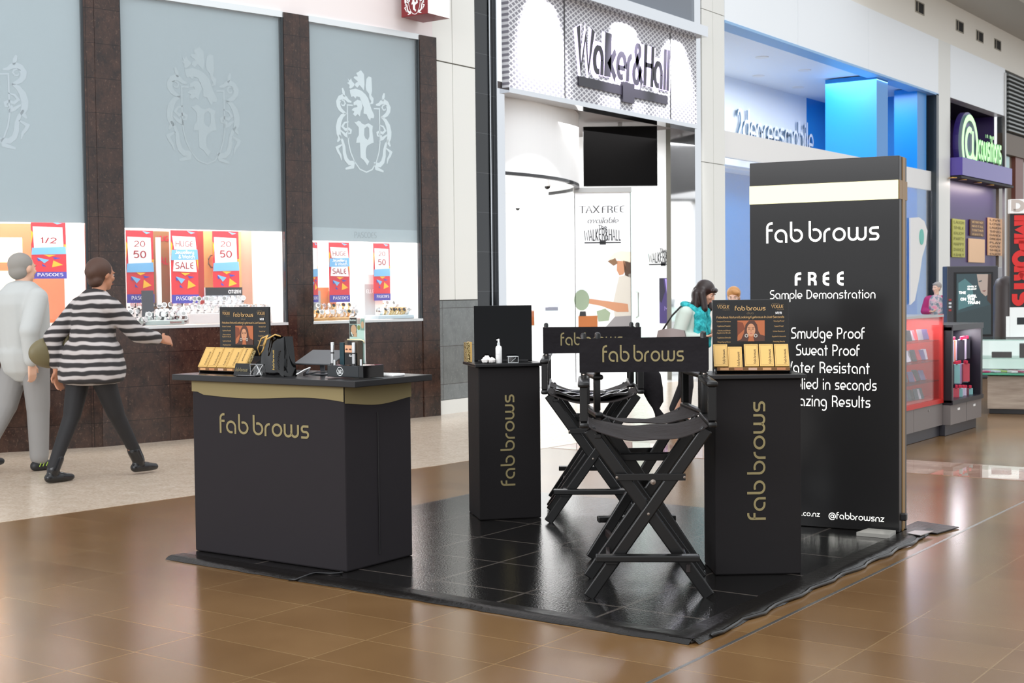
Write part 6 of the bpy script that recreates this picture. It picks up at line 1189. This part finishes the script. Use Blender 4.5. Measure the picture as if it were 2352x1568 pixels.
# local frame facing -y
b = new(); headc = Vector((0, -.20, 1.44)); m_h = rotm('X', 28); headmesh(b, headc, m_h, 1.0); capsule(b, (0, -.06, 1.28), (0, -.15, 1.38), .052, .048); capsule(b, (0, -.03, 1.2), (0, .02, .95), .13, .12)
sh = {-1: Vector((-.17, -.03, 1.23)), 1: Vector((.17, -.03, 1.23))}; el = {-1: Vector((-.22, .04, .98)), 1: Vector((.22, .02, .98))}; wr = {-1: Vector((-.1, -.2, .98)), 1: Vector((.1, -.21, 1.0))}
for s in (-1, 1): capsule(b, sh[s], el[s], .045, .038); capsule(b, el[s], wr[s], .036, .025)
hand(b, wr[-1], (.75, -.65, .1), (.1, 0, 1), 22); hand(b, wr[1], (-.75, -.6, .1), (-.1, .1, 1), 24)
hip = {-1: Vector((-.09, .03, .84)), 1: Vector((.09, .03, .84))}; kn = {-1: Vector((-.09, -.02, .46)), 1: Vector((.09, .08, .46))}; an = {-1: Vector((-.09, .0, .09)), 1: Vector((.09, .2, .1))}
for s in (-1, 1): capsule(b, hip[s], kn[s], .085, .055); capsule(b, kn[s], an[s], .052, .036); capsule(b, an[s]+Vector((0, 0, -.04)), an[s]+Vector((0, -.11, -.055)), .028, .022)
body = fused('body', b, m_sk2, t, .008, 2); facebits(body, headc, m_h, 1, '1c1412')
b = new(); capsule(b, (0, -.03, 1.18), (0, .03, .92), .16, .16); capsule(b, (-.08, -.03, 1.22), (.08, -.03, 1.22), .085, .085)
for s in (-1, 1): capsule(b, sh[s], el[s], .075, .068); capsule(b, el[s], wr[s]+(el[s]-wr[s])*.12, .065, .045)
fused('cardigan', b, M('pale_mint_knit', 'c9d6cc', .85), t, .011, 3)
b = new()
for s in (-1, 1): capsule(b, hip[s], kn[s], .1, .065); capsule(b, kn[s], an[s]+Vector((0, 0, .1)), .062, .048)
fused('trousers', b, M('black_trousers', '16151a', .8), t, .011, 2)
for s in (-1, 1): b = new(); shoe(b, an[s]-Vector((0, 0, .02)), (0, -1), .9); fused('shoe', b, M('navy_shoe', '2a3040', .5), t, .009, 2, lambda c: Vector((c.x, c.y, max(c.z, 0))))
m_hd = M('dark_brown_hair', '2a1c1a', .35)
b = new(); ellipsoid(b, headc+m_h@Vector((0, .03, .035)), (.095, .105, .095), m_h); ellipsoid(b, headc+m_h@Vector((0, -.075, .062)), (.07, .025, .03), m_h); ellipsoid(b, headc+Vector((0, .09, -.03)), (.095, .07, .11)); ellipsoid(b, headc+Vector((0, .1, -.13)), (.1, .07, .1))
for s in (-1, 1): capsule(b, headc+Vector((s*.085, .02, .0)), headc+Vector((s*.085, -.01, -.17)), .04, .034); capsule(b, headc+Vector((s*.06, .08, .0)), headc+Vector((s*.07, .09, -.2)), .05, .04)
fused('hair', b, m_hd, t, .009, 2)
m_scf = M('turquoise_scarf', rough=.8); L(m_scf, ramp(m_scf, noise(m_scf, ocoords(m_scf), 26, 3), ((.35, '0e8a92'), (.6, '35bfc4'), (.8, '78d8d8'))), P(m_scf).inputs['Base Color'])
b = new()
for k in range(16): a = 2*PI*k/16; a2 = 2*PI*(k+1)/16; capsule(b, (.1*math.cos(a), -.06+.1*math.sin(a), 1.285-.03*math.sin(-a)), (.1*math.cos(a2), -.06+.1*math.sin(a2), 1.285-.03*math.sin(-a2)), .042, .042, 8)
capsule(b, (-.07, -.17, 1.24), (-.09, -.19, .84), .05, .05); capsule(b, (.05, -.18, 1.24), (.03, -.2, .9), .05, .045); capsule(b, (-.11, -.14, 1.2), (-.13, -.14, .9), .04, .04); fused('scarf', b, m_scf, t, .01, 2, lambda c: Vector((c.x+.006*math.sin(c.z*50), c.y+.006*math.sin(c.z*40+c.x*60), c.z)))
t.scale = (.91,)*3
tp = thing('mobile_phone', 'dark mobile phone held by the person with the turquoise scarf', 'phone', tuple(XF[t.name] @ (Vector((0, -.285, 1.005))*.91)), (math.radians(-25), 0, math.radians(100))); obj('phone_body', bx(-.036, .036, -.05, .05, .012, .02, .003), M('dark_phone', '22222a', .2), tp)
tb = thing('shoulder_bag', 'taupe shoulder bag with a black strap hanging behind the person with the scarf', 'bag', tuple(XF[t.name] @ (Vector((-.27, .10, .72))*.91)), math.radians(100))
b = new(); slab(b, lambda u_, v_: Vector(((.035 if 1 else 0)*0-.05*math.sin(u_*PI)*(1-v_*.6), (u_-.5)*(.4-.14*v_), v_*.3+.02*math.sin(u_*PI))), 12, 10, (.02, 0, 0)); slab(b, lambda u_, v_: Vector((.02+.05*math.sin(u_*PI)*(1-v_*.6), (u_-.5)*(.4-.14*v_), v_*.3+.02*math.sin(u_*PI))), 12, 10, (-.02, 0, 0)); obj('bag_body', b, M('taupe_leather', '8d7f7c', .4), tb, smooth=50)
b = new(); tube(b, [(.01, -.1, .28), (.04, -.11, .4), (.08, -.11, .5), (.07, -.08, .53), (.03, 0, .44), (0, .1, .28)], .009); obj('strap', b, m_blk, tb, smooth=True)

# ---- blonde person beyond the pillar display ----
pz_ = at(1686, 690, 15.2); t = thing('person', 'person with short blonde hair, only the head showing above the pillar display', 'person', (pz_.x, pz_.y, .003), math.radians(20))
b = new(); headc = Vector((0, -.05, 1.43)); m_h = rotm('X', 14); headmesh(b, headc, m_h, .98); capsule(b, (0, 0, 1.24), (0, -.03, 1.36), .05, .046); capsule(b, (0, 0, 1.16), (0, 0, .9), .13, .12)
sh = {-1: Vector((-.16, 0, 1.2)), 1: Vector((.16, 0, 1.2))}; el = {-1: Vector((-.21, .0, .95)), 1: Vector((.21, 0, .95))}; wr = {-1: Vector((-.19, -.06, .73)), 1: Vector((.19, -.06, .73))}
for s in (-1, 1): capsule(b, sh[s], el[s], .045, .036); capsule(b, el[s], wr[s], .035, .025); hand(b, wr[s], (0, -.2, -1), (-s, 0, 0), 15); capsule(b, (s*.09, 0, .82), (s*.09, 0, .45), .08, .055); capsule(b, (s*.09, 0, .45), (s*.09, .01, .09), .05, .036); capsule(b, (s*.09, 0, .05), (s*.09, -.1, .04), .03, .024)
body = fused('body', b, m_sk3, t, .009, 2); facebits(body, headc, m_h, .98, '8a6040')
b = new(); capsule(b, (0, 0, 1.14), (0, 0, .86), .155, .15); capsule(b, (-.08, 0, 1.2), (.08, 0, 1.2), .07, .07)
for s in (-1, 1): capsule(b, sh[s], el[s], .06, .055); capsule(b, el[s], wr[s], .05, .04)
fused('top', b, M('dark_top', '2c2c34', .8), t, .012, 2)
b = new()
for s in (-1, 1): capsule(b, (s*.09, 0, .82), (s*.09, 0, .45), .1, .07); capsule(b, (s*.09, 0, .45), (s*.09, .01, .1), .066, .05)
fused('trousers', b, M('black_trousers'), t, .012, 2)
for s in (-1, 1): b = new(); shoe(b, Vector((s*.09, .01, .08)), (0, -1), .9); fused('shoe', b, M('navy_shoe'), t, .01, 2, lambda c: Vector((c.x, c.y, max(c.z, 0))))
b = new(); ellipsoid(b, headc+m_h@Vector((0, .025, .04)), (.088, .1, .088), m_h); ellipsoid(b, headc+m_h@Vector((.03, -.06, .075)), (.06, .035, .03), rotm('Y', 20) @ m_h); ellipsoid(b, headc+Vector((0, .06, -.02)), (.08, .06, .07)); fused('hair', b, M('blonde_hair', 'c08a52', .5), t, .009, 2)

t.scale = (.88,)*3
# ---- elderly person in magenta cardigan, far right ----
d = 25.4; pm = at(2151, 690, d); t = thing('person', 'grey haired person in a magenta cardigan and floral top beyond the glass cabinet', 'person', (pm.x, pm.y, .003), math.radians(14))
b = new(); headc = Vector((0, 0, 1.52)); m_h = rotm('Z', -35) @ rotm('X', 4); headmesh(b, headc, m_h, 1.0); capsule(b, (0, 0, 1.32), (0, 0, 1.44), .055, .05); capsule(b, (0, 0, 1.22), (0, 0, .95), .14, .14)
sh = {-1: Vector((-.18, 0, 1.27)), 1: Vector((.18, 0, 1.27))}; el = {-1: Vector((-.26, .0, 1.02)), 1: Vector((.25, 0, 1.02))}; wr = {-1: Vector((-.12, -.2, 1.02)), 1: Vector((.2, -.1, .82))}
for s in (-1, 1): capsule(b, sh[s], el[s], .05, .04); capsule(b, el[s], wr[s], .038, .028); capsule(b, (s*.09, 0, .86), (s*.09, 0, .46), .09, .06); capsule(b, (s*.09, 0, .46), (s*.09, .01, .09), .055, .038); capsule(b, (s*.09, 0, .05), (s*.09, -.1, .04), .03, .024)
hand(b, wr[-1], (.8, -.5, 0), (0, 0, 1), 20); hand(b, wr[1], (0, -.2, -1), (-1, 0, 0), 15)
body = fused('body', b, m_sk3, t, .01, 2); facebits(body, headc, m_h, 1, '8a8078')
m_fl = M('floral_top', rough=.8); L(m_fl, ramp(m_fl, noise(m_fl, ocoords(m_fl), 14, 2), ((.4, '6f7f8c'), (.55, 'c9b8bc'), (.65, 'd88aa0'))), P(m_fl).inputs['Base Color'])
b = new(); capsule(b, (0, -.01, 1.22), (0, -.02, .82), .165, .17); fused('floral_top', b, m_fl, t, .012, 2)
b = new()
for s in (-1, 1): capsule(b, sh[s], el[s], .08, .07); capsule(b, el[s], wr[s]+(el[s]-wr[s])*.1, .066, .05); capsule(b, (s*.12, .01, 1.28), (s*.16, .0, .84), .085, .09)
capsule(b, (-.08, .04, 1.24), (.08, .04, 1.24), .1, .1); capsule(b, (0, .08, 1.2), (0, .08, .84), .14, .14); fused('cardigan', b, M('magenta_knit', 'a82a6a', .8), t, .012, 2)
b = new()
for s in (-1, 1): capsule(b, (s*.09, 0, .86), (s*.09, 0, .46), .11, .08); capsule(b, (s*.09, 0, .46), (s*.09, .01, .1), .075, .06)
fused('trousers', b, M('black_trousers'), t, .013, 2)
for s in (-1, 1): b = new(); shoe(b, Vector((s*.09, .01, .08)), (0, -1), .95); fused('shoe', b, M('navy_shoe'), t, .01, 2, lambda c: Vector((c.x, c.y, max(c.z, 0))))
b = new(); ellipsoid(b, headc+m_h@Vector((0, .03, .04)), (.09, .1, .09), m_h); ellipsoid(b, headc+m_h@Vector((0, -.05, .08)), (.06, .035, .025), m_h); ellipsoid(b, headc+Vector((0, .05, -.02)), (.085, .07, .07)); fused('hair', b, M('silver_hair', '9a9490', .6), t, .01, 2)
t.scale = (.87,)*3
